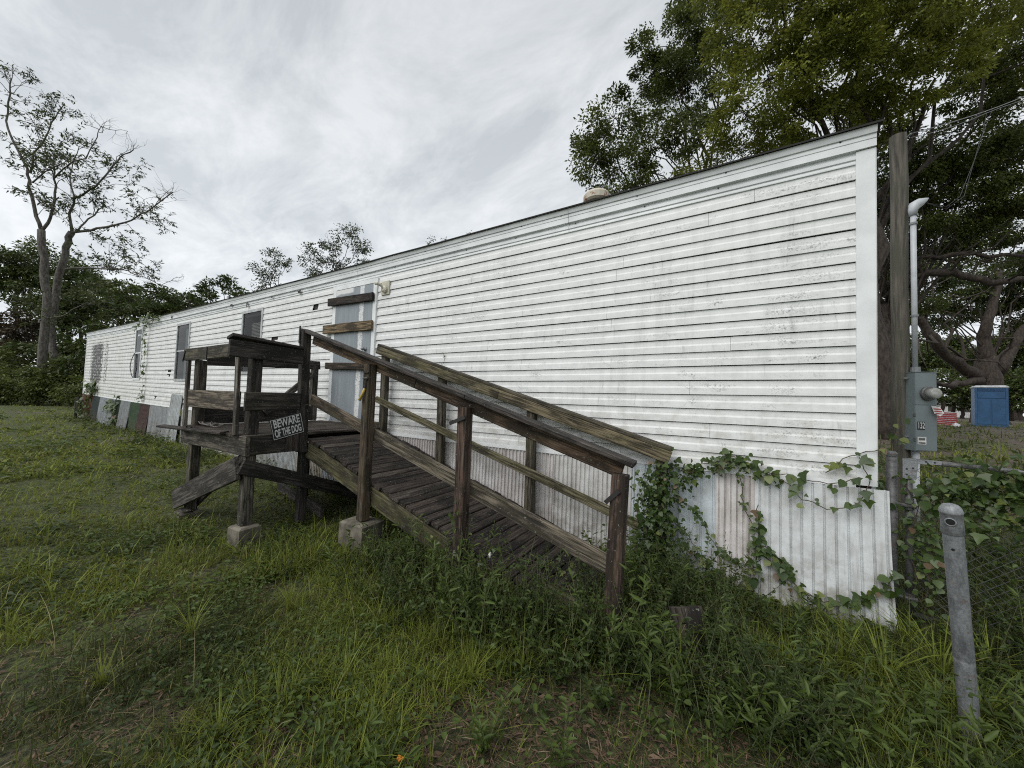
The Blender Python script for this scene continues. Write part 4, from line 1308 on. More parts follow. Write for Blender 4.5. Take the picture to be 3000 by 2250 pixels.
def house(px, py, depth, w_, h_, label):
    c = at(px, py, depth)
    z0 = gz(c.x, c.y) - 0.1
    d = Vector((c.x - CAM.x, c.y - CAM.y, 0)).normalized()
    X = Vector((d.y, -d.x, 0))
    MW = frame((c.x, c.y, z0), X, Vector((-X.y, X.x, 0)))
    t = thing('house', (c.x, c.y, z0), label, 'house')
    MB().box(-w_ / 2, w_ / 2, 0, 5, 0, h_).build('wall', 'house_white', t, MW)
    r = MB(); r.v = [(-w_ / 2 - .4, -.4, h_), (w_ / 2 + .4, -.4, h_), (w_ / 2 + .4, 5.4, h_), (-w_ / 2 - .4, 5.4, h_), (-w_ / 2 - .4, 2.5, h_ + 1.4), (w_ / 2 + .4, 2.5, h_ + 1.4)]
    r.f = [(0, 1, 5, 4), (2, 3, 4, 5), (0, 4, 3), (1, 2, 5), (3, 2, 1, 0)]
    r.build('roof', 'far_roof', t, MW)
    for k in range(3):
        x = -w_ / 2 + w_ * (k + 0.7) / 3.4
        f = MB().box(x, x + 0.9, -0.05, 0, 1.0, 2.1).build('window', 'house_white', t, MW)
        MB().box(x + 0.08, x + 0.82, -0.056, -0.04, 1.08, 2.02).build('pane', 'room_dark', f, MW)


house(2775, 1190, 66, 6, 2.4, 'low white house far behind the red crate')

# stakes at the far end of the home
for k, (px, py, h_) in enumerate(((222, 1200, 0.85), (236, 1205, 0.75))):
    c = at(px, py, 14.6)
    z0 = gz(c.x, c.y)
    board(None, 'fence_stake', (c.x, c.y, z0 - 0.1), (c.x + 0.05, c.y, z0 + h_), 0.09, 0.05, (0, 1, 0), jit(GRY))
    tag(bpy.context.scene.collection.objects[-1], 'short grey stake in the weeds by the far end of the home', 'stake', 'stakes by the far end')

# ------------------------------------------------------------------ foliage helpers
def np_mesh(name, V, quads, tint, mat, tris=None):
    me = bpy.data.meshes.new(name)
    nv = len(V)
    me.vertices.add(nv)
    me.vertices.foreach_set('co', np.ascontiguousarray(V, dtype=np.float32).ravel())
    nq = len(quads); ntri = 0 if tris is None else len(tris)
    loops = quads.ravel().astype(np.int32)
    if ntri:
        loops = np.concatenate([loops, tris.ravel().astype(np.int32)])
    me.loops.add(len(loops))
    me.loops.foreach_set('vertex_index', loops)
    me.polygons.add(nq + ntri)
    st = np.arange(nq, dtype=np.int32) * 4
    if ntri:
        st = np.concatenate([st, nq * 4 + np.arange(ntri, dtype=np.int32) * 3])
    me.polygons.foreach_set('loop_start', st)
    at_ = me.attributes.new('tint', 'FLOAT', 'POINT')
    at_.data.foreach_set('value', np.ascontiguousarray(tint, dtype=np.float32))
    me.materials.append(M[mat])
    me.update(calc_edges=True)
    return me


def norm(a):
    return a / np.maximum(np.linalg.norm(a, axis=1, keepdims=True), 1e-9)


def leaf_mesh(name, P, A, L, W, tint, mat, up_bias=0.6, fine=False):
    """kite leaves: base P, axis A, length L, width W"""
    n = len(P)
    A = norm(A)
    N = norm(rng.normal(size=(n, 3)) + np.array([0, 0, up_bias * 2]))
    S = norm(np.cross(A, N))
    N2 = np.cross(S, A)
    L = np.broadcast_to(L, n)[:, None]; W = np.broadcast_to(W, n)[:, None]
    V = np.empty((n, 4, 3))
    V[:, 0] = P
    V[:, 1] = P + A * L * 0.42 + S * W * 0.5 + N2 * W * 0.12
    V[:, 2] = P + A * L - N2 * L * 0.08
    V[:, 3] = P + A * L * 0.42 - S * W * 0.5 + N2 * W * 0.12
    if fine:
        V = np.empty((n, 6, 3))
        V[:, 0] = P
        V[:, 1] = P + A * L * 0.25 + S * W * 0.46 + N2 * W * 0.20
        V[:, 2] = P + A * L * 0.68 + S * W * 0.38 + N2 * W * 0.10
        V[:, 3] = P + A * L - N2 * L * 0.14
        V[:, 4] = P + A * L * 0.68 - S * W * 0.38 + N2 * W * 0.10
        V[:, 5] = P + A * L * 0.25 - S * W * 0.46 + N2 * W * 0.20
        i = np.arange(n)[:, None] * 6
        q = np.concatenate([i + np.array([0, 1, 2, 3]), i + np.array([0, 3, 4, 5])], 0)
        return np_mesh(name, V.reshape(-1, 3), q, np.repeat(tint, 6), mat)
    q = np.arange(n * 4).reshape(n, 4)
    return np_mesh(name, V.reshape(-1, 3), q, np.repeat(tint, 4), mat)


def rand_dirs(n):
    return norm(rng.normal(size=(n, 3)))


def crown_leaves(clumps, dens, leaf_l, leaf_w, shell=0.55, droop=0.35, pad=3.2):
    """leaves gathered in flattened pads spread through each clump, with gaps between the pads"""
    Ps, As, Ts = [], [], []
    for (c, r) in clumps:
        c = np.array(c)
        rv = np.array([r, r, r * 0.85])
        total = dens * 4.19 * (r * r * r * 0.85) ** (2 / 3.0)
        rp = min(leaf_l * pad, r * 0.5)
        npd = max(5, int(3.0 * (r / rp) ** 2))
        k = max(4, int(total / npd))
        d = rand_dirs(npd)
        bumps = rand_dirs(7)
        lump = 0.80 + 0.30 * np.maximum(0, (d @ bumps.T)).max(axis=1)
        rad = (shell + (1 - shell) * rng.random(npd) ** 0.5) * lump
        pc = c + d * rv * rad[:, None]
        pr = rp * rng.uniform(0.55, 1.35, npd)
        pt = np.clip(rng.normal(0.42, 0.20, npd), 0, 1)
        off = rand_dirs(npd * k).reshape(npd, k, 3) * (rng.random((npd, k, 1)) ** 0.45) * np.array([1, 1, 0.6])
        P = pc[:, None] + off * pr[:, None, None]
        A = d[:, None] * 0.5 + off * 0.9 + rng.normal(0, 0.45, (npd, k, 3)) + np.array([0, 0, -droop])
        T = np.clip(pt[:, None] + rng.normal(0, 0.15, (npd, k)), 0, 0.99)
        Ps.append(P.reshape(-1, 3)); As.append(A.reshape(-1, 3)); Ts.append(T.ravel())
    P, A, T = np.concatenate(Ps), np.concatenate(As), np.concatenate(Ts)
    n = len(P)
    return P, A, leaf_l * rng.uniform(0.7, 1.25, n), leaf_w * rng.uniform(0.7, 1.25, n), T


def wander(p0, p1, n=6, amt=0.1, lift=0.0):
    p0, p1 = Vector(p0), Vector(p1)
    L = (p1 - p0).length
    out = []
    for i in range(n + 1):
        t = i / n
        q = p0.lerp(p1, t) + Vector((0, 0, lift * L * math.sin(math.pi * t)))
        if 0 < i < n:
            q += Vector((random.uniform(-1, 1), random.uniform(-1, 1), random.uniform(-1, 1))) * amt * L * 0.5
        out.append(q)
    return out


def taper(r0, r1, n):
    return [r0 + (r1 - r0) * (i / n) ** 0.8 for i in range(n + 1)]


def tree(name, label, cat, base, fork, clumps, mats, r0, dens, leaf, group=None, limbs=(), twigs=10, shell=0.55, droop=0.35, sprays=True):
    """clumps: [(centre, radius)]; trunk from base to fork, a limb to every clump, twigs inside the clumps"""
    t = thing(name, base, label, cat, group)
    tr = MB()
    b = Vector(base); f = Vector(fork)
    n = 7
    pts = wander(b - Vector((0, 0, 0.4)), f, n, 0.06)
    tr.tube(pts, [r0 * 1.35] + taper(r0, r0 * 0.62, n - 1), 12)
    for lp, ra, rb in limbs:
        q = []
        for i in range(len(lp) - 1):
            sl_ = (lp[i + 1] - lp[i]).length
            for k in range(4):
                q.append(lp[i].lerp(lp[i + 1], k / 4) + Vector((random.gauss(0, 1), random.gauss(0, 1), random.gauss(0, 1))) * sl_ * 0.035)
        q.append(lp[-1])
        rr = taper(ra * 0.72, rb * 0.7, len(q) - 1)
        tr.tube(q, [x * random.uniform(0.88, 1.14) for x in rr], 9)
        for k in range(len(q)):
            if random.random() < 0.75 and k > 2:
                d = Vector((random.gauss(0, 1), random.gauss(0, 1), random.gauss(0.5, 0.8))).normalized()
                tr.tube(wander(q[k], q[k] + d * ra * random.uniform(4, 11), 5, 0.22), taper(rr[k] * 0.4, 0.008, 5), 5, cap=False)
    for (c, r) in clumps:
        c = Vector(c)
        rr_ = r if not hasattr(r, '__len__') else r[0]
        d0 = (c - f).length
        s = f if d0 < 40 else f
        st_ = b.lerp(f, random.uniform(0.75, 1.0))
        ra = min(r0 * 0.4, 0.015 + rr_ * 0.028)
        tr.tube(wander(st_, c, 6, 0.10, 0.06), taper(ra, ra * 0.3, 6), 6)
        for k in range(twigs):
            d = Vector((random.gauss(0, 1), random.gauss(0, 1), random.gauss(0.2, 0.8))).normalized()
            e = c + d * rr_ * random.uniform(0.7, 1.0)
            tr.tube(wander(c + d * rr_ * 0.05, e, 4, 0.22), taper(ra * 0.32, 0.006, 4), 4, cap=False)
    tr.build('trunk', mats[0], t, smooth=True)
    P, A, L, W, T = crown_leaves(clumps, dens, leaf[0], leaf[1], shell=shell, droop=droop)
    o = bpy.data.objects.new('crown', leaf_mesh('crown', P, A, L, W, T, mats[1]))
    link(o, t)
    return t


def cl(lst, k=1.0):
    return [(at(px, py, d), rp * d / FPX * k) for px, py, d, rp in lst]


# ------------------------------------------------------------------ trees on the right, behind the home
def pl(lst):
    return [at(*q) for q in lst]


bA = Vector((3.6, 13.4, gz(3.6, 13.4)))
cA = cl([(1762, 400, 13, 72), (1740, 470, 13, 60), (1800, 345, 13.5, 62), (1850, 480, 13.5, 66), (1790, 540, 13, 50), (1905, 400, 14, 70),
         (1960, 150, 15, 100), (2060, 60, 15, 95), (1985, 270, 15, 95), (1930, 220, 15, 60), (2080, 190, 15, 80), (2000, 380, 14, 75), (2110, -60, 15, 110), (1905, 540, 14, 60)])
tree('broadleaf_tree', 'dark green broadleaf tree rising behind the home beside the bright yellow-green one', 'tree', bA + Vector((-3.5, 2.0, 0.0)), at(2080, 620, 15.2), cA, ('bark_dark', 'leaf_dark_tree'), 0.26, 660, (0.13, 0.062), twigs=12,
     limbs=[(pl([(2080, 620, 15), (1960, 600, 14), (1860, 560, 13.3), (1810, 470, 13)]), 0.12, 0.03), (pl([(2080, 620, 15), (2050, 420, 15), (2000, 250, 15)]), 0.14, 0.03)])
cB = cl([(2190, 90, 11.5, 120), (2330, 20, 11, 150), (2480, 60, 11, 150), (2630, 50, 11, 150), (2780, 40, 11.5, 150), (2250, 240, 11.5, 120), (2400, 200, 11.5, 130),
         (2540, 200, 12, 130), (2690, 210, 12, 130), (2180, 330, 12, 80), (2300, 360, 12, 90), (2430, 340, 12.5, 90), (2560, 350, 13, 90), (2200, -130, 11.5, 160), (2450, -180, 11, 200),
         (2720, -180, 11.5, 200), (2950, -60, 12, 190), (2140, 480, 14, 70), (2040, 520, 14, 60), (2260, 460, 14, 70), (3150, 60, 12.5, 200)])
tB = bA + Vector((0.2, 0.4, 0))
tree('camphor_tree', 'huge tree with a yellow-green crown spreading above the near end of the home', 'tree', tB, at(2540, 640, 13.2), cB, ('bark_dark', 'leaf_bright_tree'), 0.42, 640, (0.125, 0.060), twigs=10, shell=0.5,
     limbs=[(pl([(2540, 640, 13.2), (2450, 480, 12.5), (2380, 330, 12), (2330, 150, 11.5)]), 0.20, 0.05), (pl([(2540, 640, 13.2), (2660, 420, 12.6), (2740, 230, 12)]), 0.2, 0.05),
            (pl([(2540, 640, 13.2), (2300, 520, 13), (2180, 480, 13.5)]), 0.16, 0.05)])
cC = cl([(2860, 300, 14.5, 95), (2960, 180, 14.5, 110), (2970, 420, 15, 100), (2840, 470, 15, 90), (2740, 440, 15, 85), (2650, 500, 15.5, 85), (2920, 580, 15.5, 95), (2780, 610, 16, 85), (2660, 650, 16, 80),
         (3080, 320, 15, 120), (3080, 560, 15, 120), (2560, 560, 16, 70), (2600, 780, 17, 60), (2720, 720, 17, 75), (2870, 660, 16, 80), (2760, 540, 15.5, 80), (2640, 580, 16, 80), (2900, 480, 15, 80), (2830, 720, 17, 65), (2960, 720, 17, 80), (2700, 880, 18, 50), (2600, 930, 18, 45), (2620, 400, 15, 70), (2560, 460, 15.5, 60)])
bC = Vector((5.0, 17.5, gz(5, 17.5)))
tree('spreading_oak', 'dark spreading oak with long level limbs behind the utility pole', 'tree', bC, at(2590, 900, 16.5), cC, ('bark_dark', 'leaf_dark_tree'), 0.55, 500, (0.15, 0.066), twigs=14, shell=0.2,
     limbs=[(pl([(2600, 860, 16.5), (2700, 800, 15.5), (2800, 800, 15), (2900, 830, 14.5), (3060, 805, 14.5)]), 0.26, 0.14), (pl([(2590, 880, 16.5), (2680, 760, 15.5), (2820, 745, 15), (3000, 750, 15)]), 0.18, 0.10),
            (pl([(2590, 880, 16.5), (2640, 640, 16), (2760, 480, 15), (2900, 330, 14.5)]), 0.2, 0.05), (pl([(2590, 900, 16.5), (2520, 780, 16), (2480, 700, 16)]), 0.2, 0.1)])
bD = at(2900, 1150, 27); bD.z = gz(bD.x, bD.y)
cD = cl([(2700, 760, 27, 70), (2820, 830, 28, 60), (2960, 800, 28, 70), (3080, 760, 27, 90), (2650, 900, 28, 55), (2760, 930, 29, 45), (3020, 930, 29, 60), (3100, 900, 28, 80), (2870, 680, 28, 70), (2700, 840, 28, 60), (2900, 900, 30, 50), (2820, 900, 30, 50), (2980, 860, 29, 60), (2620, 820, 28, 55)])
tree('old_oak', 'old dark oak with thick twisting limbs above the portable toilet', 'tree', bD, at(2895, 1040, 27), cD, ('bark_dark', 'leaf_wood'), 0.85, 330, (0.22, 0.10), twigs=12, shell=0.2,
     limbs=[(pl([(2880, 1120, 27), (2800, 1060, 26.5), (2730, 990, 26), (2690, 930, 26), (2640, 900, 26), (2590, 890, 25.5)]), 0.62, 0.22), (pl([(2895, 1060, 27), (2880, 960, 27), (2920, 860, 27), (2935, 790, 27)]), 0.6, 0.2),
            (pl([(2920, 1090, 27), (2970, 1010, 27), (3010, 950, 27), (3080, 900, 27)]), 0.55, 0.2), (pl([(2860, 1115, 27), (2790, 1130, 26), (2700, 1120, 25)]), 0.4, 0.12)])
far = [(2990, 1150, 42, 42), (2890, 1160, 46, 34), (2700, 1160, 46, 32), (3090, 1140, 42, 50), (2820, 1165, 50, 30), (2660, 1130, 44, 34), (2760, 1120, 46, 36), (2850, 1135, 46, 32), (2960, 1125, 44, 38), (3040, 1110, 42, 50), (2590, 1010, 42, 60), (2640, 1070, 55, 45), (2700, 1040, 50, 55), (2790, 1040, 52, 60), (2880, 1050, 56, 60), (2970, 1030, 50, 65), (3060, 1010, 48, 80)]
for i, (px, py, d, rp_px) in enumerate(far):
    c = at(px, py, d); r = rp_px * d / FPX
    g0 = gz(c.x, c.y)
    cls = [(c, r * 0.8), (c + Vector((r * .7, 0, -r * .3)), r * 0.65), (c + Vector((-r * .7, .5, -r * .2)), r * 0.65), (c + Vector((0, 0, r * .6)), r * 0.6), (c + Vector((0.3, 0, -r * 0.9)), r * 0.5)]
    tree('background_tree', 'dark rounded tree in the distance behind the old oak and portable toilet', 'tree', (c.x, c.y, g0), c - Vector((0, 0, r * 0.6)), cls, ('bark_dark', 'leaf_wood'), 0.22, 110, (0.36, 0.18), 'distant trees beyond the rise', twigs=4, shell=0.4)

# ------------------------------------------------------------------ trees behind and beyond the far end
def bush_tree(lst, label, group, mats=('bark_dark', 'leaf_wood'), dens=220, leaf=(0.24, 0.12), twigs=7, shell=0.35, name='woodland_tree', r0=0.16):
    cls = cl(lst)
    bx_ = sum(c.x for c, _ in cls) / len(cls); by_ = sum(c.y for c, _ in cls) / len(cls)
    zc = min(c.z for c, _ in cls)
    g0 = gz(bx_, by_)
    return tree(name, label, 'tree', (bx_, by_, g0), (bx_, by_, max(g0 + 0.6, zc - 0.3)), cls, mats, r0, dens, leaf, group, twigs=twigs, shell=shell)


GB = 'trees whose tops show above the roof'
bush_tree([(770, 795, 27, 34), (805, 760, 27, 30), (835, 770, 27, 24), (780, 840, 27, 34)], 'small sparse tree whose top shows above the roof left of the taller one', GB, ('bark_dark', 'leaf_pecan'), 190, (0.16, 0.08), 9, 0.1)
bush_tree([(905, 745, 26, 38), (965, 715, 26, 36), (1025, 690, 26, 38), (1055, 735, 26, 36), (985, 770, 26, 36), (915, 800, 26, 34), (1060, 790, 26, 32)], 'tallest airy tree top showing above the roof near the door', GB, ('bark_dark', 'leaf_pecan'), 180, (0.16, 0.08), 9, 0.1)
bush_tree([(625, 845, 29, 30), (670, 835, 29, 28), (700, 870, 29, 26), (600, 880, 29, 30)], 'dense dark tree top above the roof by the woods', GB)
bush_tree([(1262, 706, 24, 16), (1300, 712, 24, 13), (1375, 690, 24, 12)], 'tip of a tree just clearing the roof beyond the door', GB, ('bark_dark', 'leaf_pecan'), 110, (0.14, 0.06), 6, r0=0.05)
GW = 'woodland trees beyond the far end of the home'
bush_tree([(40, 770, 30, 70), (120, 760, 30, 60), (80, 850, 30, 70), (-40, 800, 30, 80)], 'dark woodland tree rising behind the reddish brown thicket', GW)
bush_tree([(190, 800, 29, 55), (250, 850, 29, 55), (160, 900, 28, 60), (230, 930, 28, 60)], "dark woodland tree directly behind the pecan's forked trunks", GW)
bush_tree([(320, 850, 27, 50), (390, 880, 27, 45), (330, 920, 26, 55), (410, 930, 26, 45)], "dark woodland tree behind the pecan's low drooping branch", GW)
bush_tree([(470, 895, 26, 36), (520, 900, 27, 34), (560, 885, 28, 30), (490, 930, 26, 34)], 'dark woodland tree whose top meets the far end of the roof', GW)
bush_tree([(60, 950, 27, 70), (-20, 980, 27, 80), (20, 1050, 26, 70)], 'reddish brown thicket tree at the edge of the woods', GW, ('bark_dark', 'leaf_red'))
bush_tree([(130, 1020, 25, 60), (210, 1040, 25, 55), (170, 1100, 24, 50)], 'dark low woodland tree pressed against the foot of the pecan', GW)
bush_tree([(280, 1000, 24, 50), (340, 1000, 23, 45), (260, 1080, 23, 50), (215, 1110, 23, 40)], "dark woodland tree standing just past the home's far end wall", GW)
bush_tree([(420, 900, 30, 42), (480, 870, 31, 40), (540, 885, 31, 34), (370, 860, 30, 44)], "woodland tree set back behind the tree at the roof's far end", GW)
bush_tree([(290, 900, 31, 60), (200, 900, 32, 60), (250, 820, 32, 44)], 'woodland tree farthest back between the pecan and the home', GW)
GS = 'shrubs at the foot of the woods'
for i, (px, py, d, r) in enumerate(((20, 1110, 22, 52), (85, 1125, 21.5, 44), (170, 1115, 22, 46), (225, 1135, 20.5, 36), (-50, 1105, 21, 60), (130, 1080, 22, 44), (30, 1060, 24, 52), (-70, 1040, 25, 70), (215, 1085, 22.5, 42))):
    bush_tree([(px, py, d, r), (px - r * .6, py + 12, d, r * .7), (px + r * .6, py + 10, d, r * .7), (px, py + r * .8, d, r * .8), (px - r * .7, py + r * .8, d, r * .6), (px + r * .7, py + r * .8, d, r * .6)], 'dense green shrub at the foot of the woods beside the pecan trunk', GS, ('stem_brown', 'leaf_dark_tree'), 210, (0.17, 0.085), 5, 0.3, 'shrub', 0.05)


def pecan():
    def z(x, y, d=22.0):
        return at(x / 1.5077, 150 + y / 1.5077, d)
    b = z(170, 1540); b.z = gz(b.x, b.y)
    t = thing('pecan_tree', b, 'tall two-trunked pecan with sparse leaves and bare twigs beyond the home', 'tree')
    limbs = [
        ([b - Vector((0, 0, .3)), z(180, 1420), z(200, 1250), z(205, 1080), z(195, 920), z(183, 790)], 0.62, 0.34),
        ([z(183, 790), z(150, 700), z(128, 600), z(118, 520), z(60, 400), z(25, 310), z(45, 190), z(50, 120)], 0.27, 0.06),
        ([z(185, 790), z(225, 740), z(245, 660), z(243, 560), z(235, 490), z(195, 430)], 0.24, 0.05),
        ([z(135, 540), z(150, 450), z(200, 380), z(245, 290), z(285, 230)], 0.15, 0.04),
        ([b + Vector((0.6, 0.8, -.3)), z(225, 1230, 23), z(250, 1050, 23), z(280, 920, 23), z(300, 840, 23), z(318, 800, 23)], 0.50, 0.33),
        ([z(318, 800, 23), z(308, 720, 23), z(330, 650, 23), z(420, 595, 22.5), z(490, 530, 22.5), z(530, 465, 22.5), z(590, 435, 22.5)], 0.22, 0.05),
        ([z(330, 650, 23), z(305, 570, 23.5), z(320, 500, 24), z(350, 420, 24)], 0.14, 0.04),
        ([z(325, 800, 23), z(400, 790, 22.5), z(500, 770, 22), z(580, 745, 22), z(650, 710, 21.5), z(765, 622, 21)], 0.22, 0.05),
        ([z(340, 795, 23), z(390, 740, 23.5), z(460, 685, 24)], 0.14, 0.07),
        ([z(290, 960, 23), z(400, 955, 22), z(480, 960, 21.5), z(560, 970, 21), z(640, 1000, 20.5), z(720, 1035, 20)], 0.15, 0.03),
        ([z(240, 560), z(300, 500, 21.5), z(380, 470, 21), z(430, 380, 21), z(450, 330, 21)], 0.12, 0.03),
        ([z(145, 580), z(200, 530, 21), z(270, 500, 21)], 0.11, 0.05),
        ([z(205, 1180), z(280, 1170, 21.5), z(340, 1130, 21), z(420, 1100, 20.5)], 0.14, 0.03),
    ]
    tr = MB()
    for pts, ra, rb in limbs:
        # refine the polyline with a little wander
        q = []
        for i in range(len(pts) - 1):
            for k in range(3):
                q.append(pts[i].lerp(pts[i + 1], k / 3) + Vector((random.uniform(-.05, .05), random.uniform(-.05, .05), random.uniform(-.04, .04))) * (1 if i else 0.3))
        q.append(pts[-1])
        tr.tube(q, taper(ra * 0.37, rb * 0.50, len(q) - 1), 9)
    tr.build('trunk', 'bark_pecan', t, smooth=True)
    tw = MB()
    P, A, T = [], [], []

    def twig(p, d, L, r, lvl, leafy):
        pts = [p]
        for i in range(4):
            d = (d + Vector((random.gauss(0, .25), random.gauss(0, .25), random.gauss(0.05, .22)))).normalized()
            pts.append(pts[-1] + d * L / 4)
        tw.tube(pts, taper(r, r * 0.4, 4), 4, cap=False)
        if lvl > 0:
            for k in range(random.choice((2, 3, 3))):
                i = random.randint(1, 4)
                d2 = (d + Vector((random.gauss(0, .7), random.gauss(0, .7), random.gauss(0.1, .5)))).normalized()
                twig(pts[i], d2, L * random.uniform(.5, .75), r * 0.55, lvl - 1, leafy)
        if leafy and lvl <= 1:
            for k in range(2 if lvl == 0 else 1):
                c = pts[random.randint(2, 4)]
                nl = random.randint(5, 8)
                tn = random.random() * 0.6
                ax_ = (d + Vector((random.gauss(0, .5), random.gauss(0, .5), random.gauss(-.3, .3)))).normalized()
                for m_ in range(nl):
                    P.append(c + ax_ * (0.06 * m_)); A.append(ax_ * 0.45 + Vector((random.gauss(0, .55), random.gauss(0, .55), random.gauss(-.15, .45)))); T.append(min(.99, tn + random.random() * .3))

    for li, (pts, ra, rb) in enumerate(limbs):
        if li in (0, 4):
            continue
        nseg = len(pts) - 1
        L = sum((pts[i + 1] - pts[i]).length for i in range(nseg))
        for k in range(int(L * 1.0) + 2):
            u = random.random() ** 0.75
            i = min(nseg - 1, int(u * nseg)); f = u * nseg - i
            p = pts[i].lerp(pts[i + 1], f)
            d = (pts[i + 1] - pts[i]).normalized()
            d = (d * 0.5 + Vector((random.gauss(0, .6), random.gauss(0, .6), random.gauss(.25, .5)))).normalized()
            dead = li in (5,) and u > 0.6 or li in (1,) and u > 0.88 or li in (10,) and u > 0.7 or li == 7 and u > 0.85 or li == 9 and u > .85
            twig(p, d, random.uniform(0.7, 1.9) * (0.8 if u > .9 else 1), 0.020, 2, not dead)
    tw.build('twigs', 'bark_pecan', t)
    P = np.array([tuple(p) for p in P]); A = np.array([tuple(a) for a in A])
    n = len(P)
    o = bpy.data.objects.new('crown', leaf_mesh('crown', P, A, rng.uniform(0.15, 0.27, n), rng.uniform(0.05, 0.085, n), np.array(T), 'leaf_pecan'))
    link(o, t)


pecan()

# ------------------------------------------------------------------ grass, weeds and litter
def spot(px, py, z=0.0):
    """ground point seen at a photo pixel"""
    d = (at(px, py, 1.0) - CAM)
    k = (z - CAM.z) / d.z
    p = CAM + d * k
    return p.x, p.y


BARE = [spot(1640, 2190) + (0.34, 1.1), spot(2080, 2150) + (0.32, 1.0), spot(1880, 2210) + (0.28, 1.0), spot(1500, 2050) + (0.14, 0.6), spot(1760, 2030) + (0.16, 0.7), spot(2200, 2060) + (0.16, 0.7), spot(2320, 2220) + (0.16, 0.6), spot(1350, 2230) + (0.12, 0.6), spot(430, 2060) + (0.16, 0.5), spot(60, 2230) + (0.18, 0.5), spot(850, 1700) + (0.22, 0.5), spot(560, 1690) + (0.22, 0.4), spot(900, 2150) + (0.15, 0.4)]


def bare(x, y):
    """0..1, where the turf is thin"""
    n = mnoise.noise(Vector((x * 0.9, y * 0.9, 1.7))) * 0.6 + mnoise.noise(Vector((x * 2.3, y * 2.3, 4.2))) * 0.4
    for bx_, by_, r_, a_ in BARE:
        n -= a_ * math.exp(-((x - bx_) ** 2 + (y - by_) ** 2) / r_ ** 2)
    return n


def ok_spot(x, y):
    if XL - 0.1 < x < 0.08 and -0.03 < y < 4.3:
        return False
    return True


def in_shade(x, y):
    return (-6.7 < x < -1.6 and -1.75 < y < 0) and (x < -5.0 or y > -1.15)


def scatter(n, rmin, rmax, a0, a1, power=1.0):
    """points in a fan round the viewpoint, thinning with distance"""
    u = rng.random(n)
    r = rmin * (rmax / rmin) ** (u ** power)
    a = rng.uniform(a0, a1, n)
    return CAM.x + r * np.cos(a), CAM.y + r * np.sin(a), r


def blades(X, Y, Z, H, heading, bend, width, tint):
    n = len(X)
    s = np.array([0.0, 0.4, 0.75, 1.0])
    d = np.stack([np.cos(heading), np.sin(heading), np.zeros(n)], 1)
    sd_v = np.stack([-np.sin(heading), np.cos(heading), np.zeros(n)], 1)
    V = np.empty((n, 7, 3))
    wprof = [1.0, 0.85, 0.55]
    B = np.stack([X, Y, Z], 1)
    for k in range(4):
        out = bend * s[k] ** 1.8 * H
        up = H * s[k] * (1 - 0.45 * np.minimum(bend, 1.2) * s[k])
        c = B + d * out[:, None] + np.array([0, 0, 1.0]) * up[:, None]
        if k < 3:
            V[:, 2 * k] = c - sd_v * (width * wprof[k] * 0.5)[:, None]
            V[:, 2 * k + 1] = c + sd_v * (width * wprof[k] * 0.5)[:, None]
        else:
            V[:, 6] = c
    i = np.arange(n)[:, None] * 7
    quads = np.concatenate([i + np.array([0, 1, 3, 2]), i + np.array([2, 3, 5, 4])], 0)
    tris = i + np.array([4, 5, 6])
    return V.reshape(-1, 3), quads, tris, np.repeat(tint, 7)


def make_grass():
    Xs, Ys, Hs, Hd, Bd, Wd, Tn = ([] for _ in range(7))
    # (number of tufts, rmin, rmax, blades, height, width)
    for nt_, r0, r1, nb, h, wd_ in ((14500, 1.1, 4.5, 9, 0.095, 0.0042), (16500, 3.5, 13.0, 8, 0.11, 0.0080), (14000, 9, 45, 6, 0.18, 0.024)):
        x, y, r = scatter(nt_, r0, r1, math.radians(58), math.radians(188))
        for a, b, rr_ in zip(x, y, r):
            a, b = float(a), float(b)
            if not ok_spot(a, b):
                continue
            dens = bare(a, b)
            th = -0.24 if a < -2.0 else 0.03
            if rr_ < 7 and dens < th and random.random() < min(0.96, 0.45 + (th - dens) * 1.1):
                continue
            if a > 1.0 and b > 3.0 and random.random() < 0.6:
                continue
            if in_shade(a, b) and random.random() < 0.75:
                continue
            lawn = 1.0 if a < -4 else 0.0
            tall = 1.0
            if -4.6 < a < 0.5 and -1.9 < b < -0.2:
                tall = 1.5
            if a > 0.1 and b > -1.6:
                tall = 1.5
            if random.random() < 0.06 and rr_ < 9:
                tall *= 2.0
            k = max(3, int(nb * random.uniform(.6, 1.3)))
            tn = 0.30 + 0.26 * lawn + 0.65 * mnoise.noise(Vector((a * .7, b * .7, 9.0))) + random.uniform(-.08, .08)
            if lawn and rr_ > 4.5:
                tn += 0.16
            for q in range(k):
                Xs.append(a + random.gauss(0, .018 * (1 + rr_ * .12))); Ys.append(b + random.gauss(0, .018 * (1 + rr_ * .12)))
                Hs.append(h * tall * random.uniform(.45, 1.35) * (0.7 if lawn and tall == 1 else 1.0)); Hd.append(random.uniform(0, 6.283)); Bd.append(abs(random.gauss(.55, .35)))
                Wd.append(wd_ * random.uniform(.6, 1.3)); Tn.append(min(.84, max(0, tn + random.uniform(-.22, .22))) if random.random() > .09 else random.uniform(.88, 1))
    X, Y = np.array(Xs), np.array(Ys)
    Z = gz_np(X, Y) - 0.008
    V, q, t, tn = blades(X, Y, Z, np.array(Hs), np.array(Hd), np.array(Bd), np.array(Wd), np.array(Tn))
    o = bpy.data.objects.new('grass', np_mesh('grass', V, q, tn, 'grass_blade', t))
    link(o)
    tag(o, 'uneven tufts of unmown grass over the yard', 'grass', kind='stuff')


make_grass()


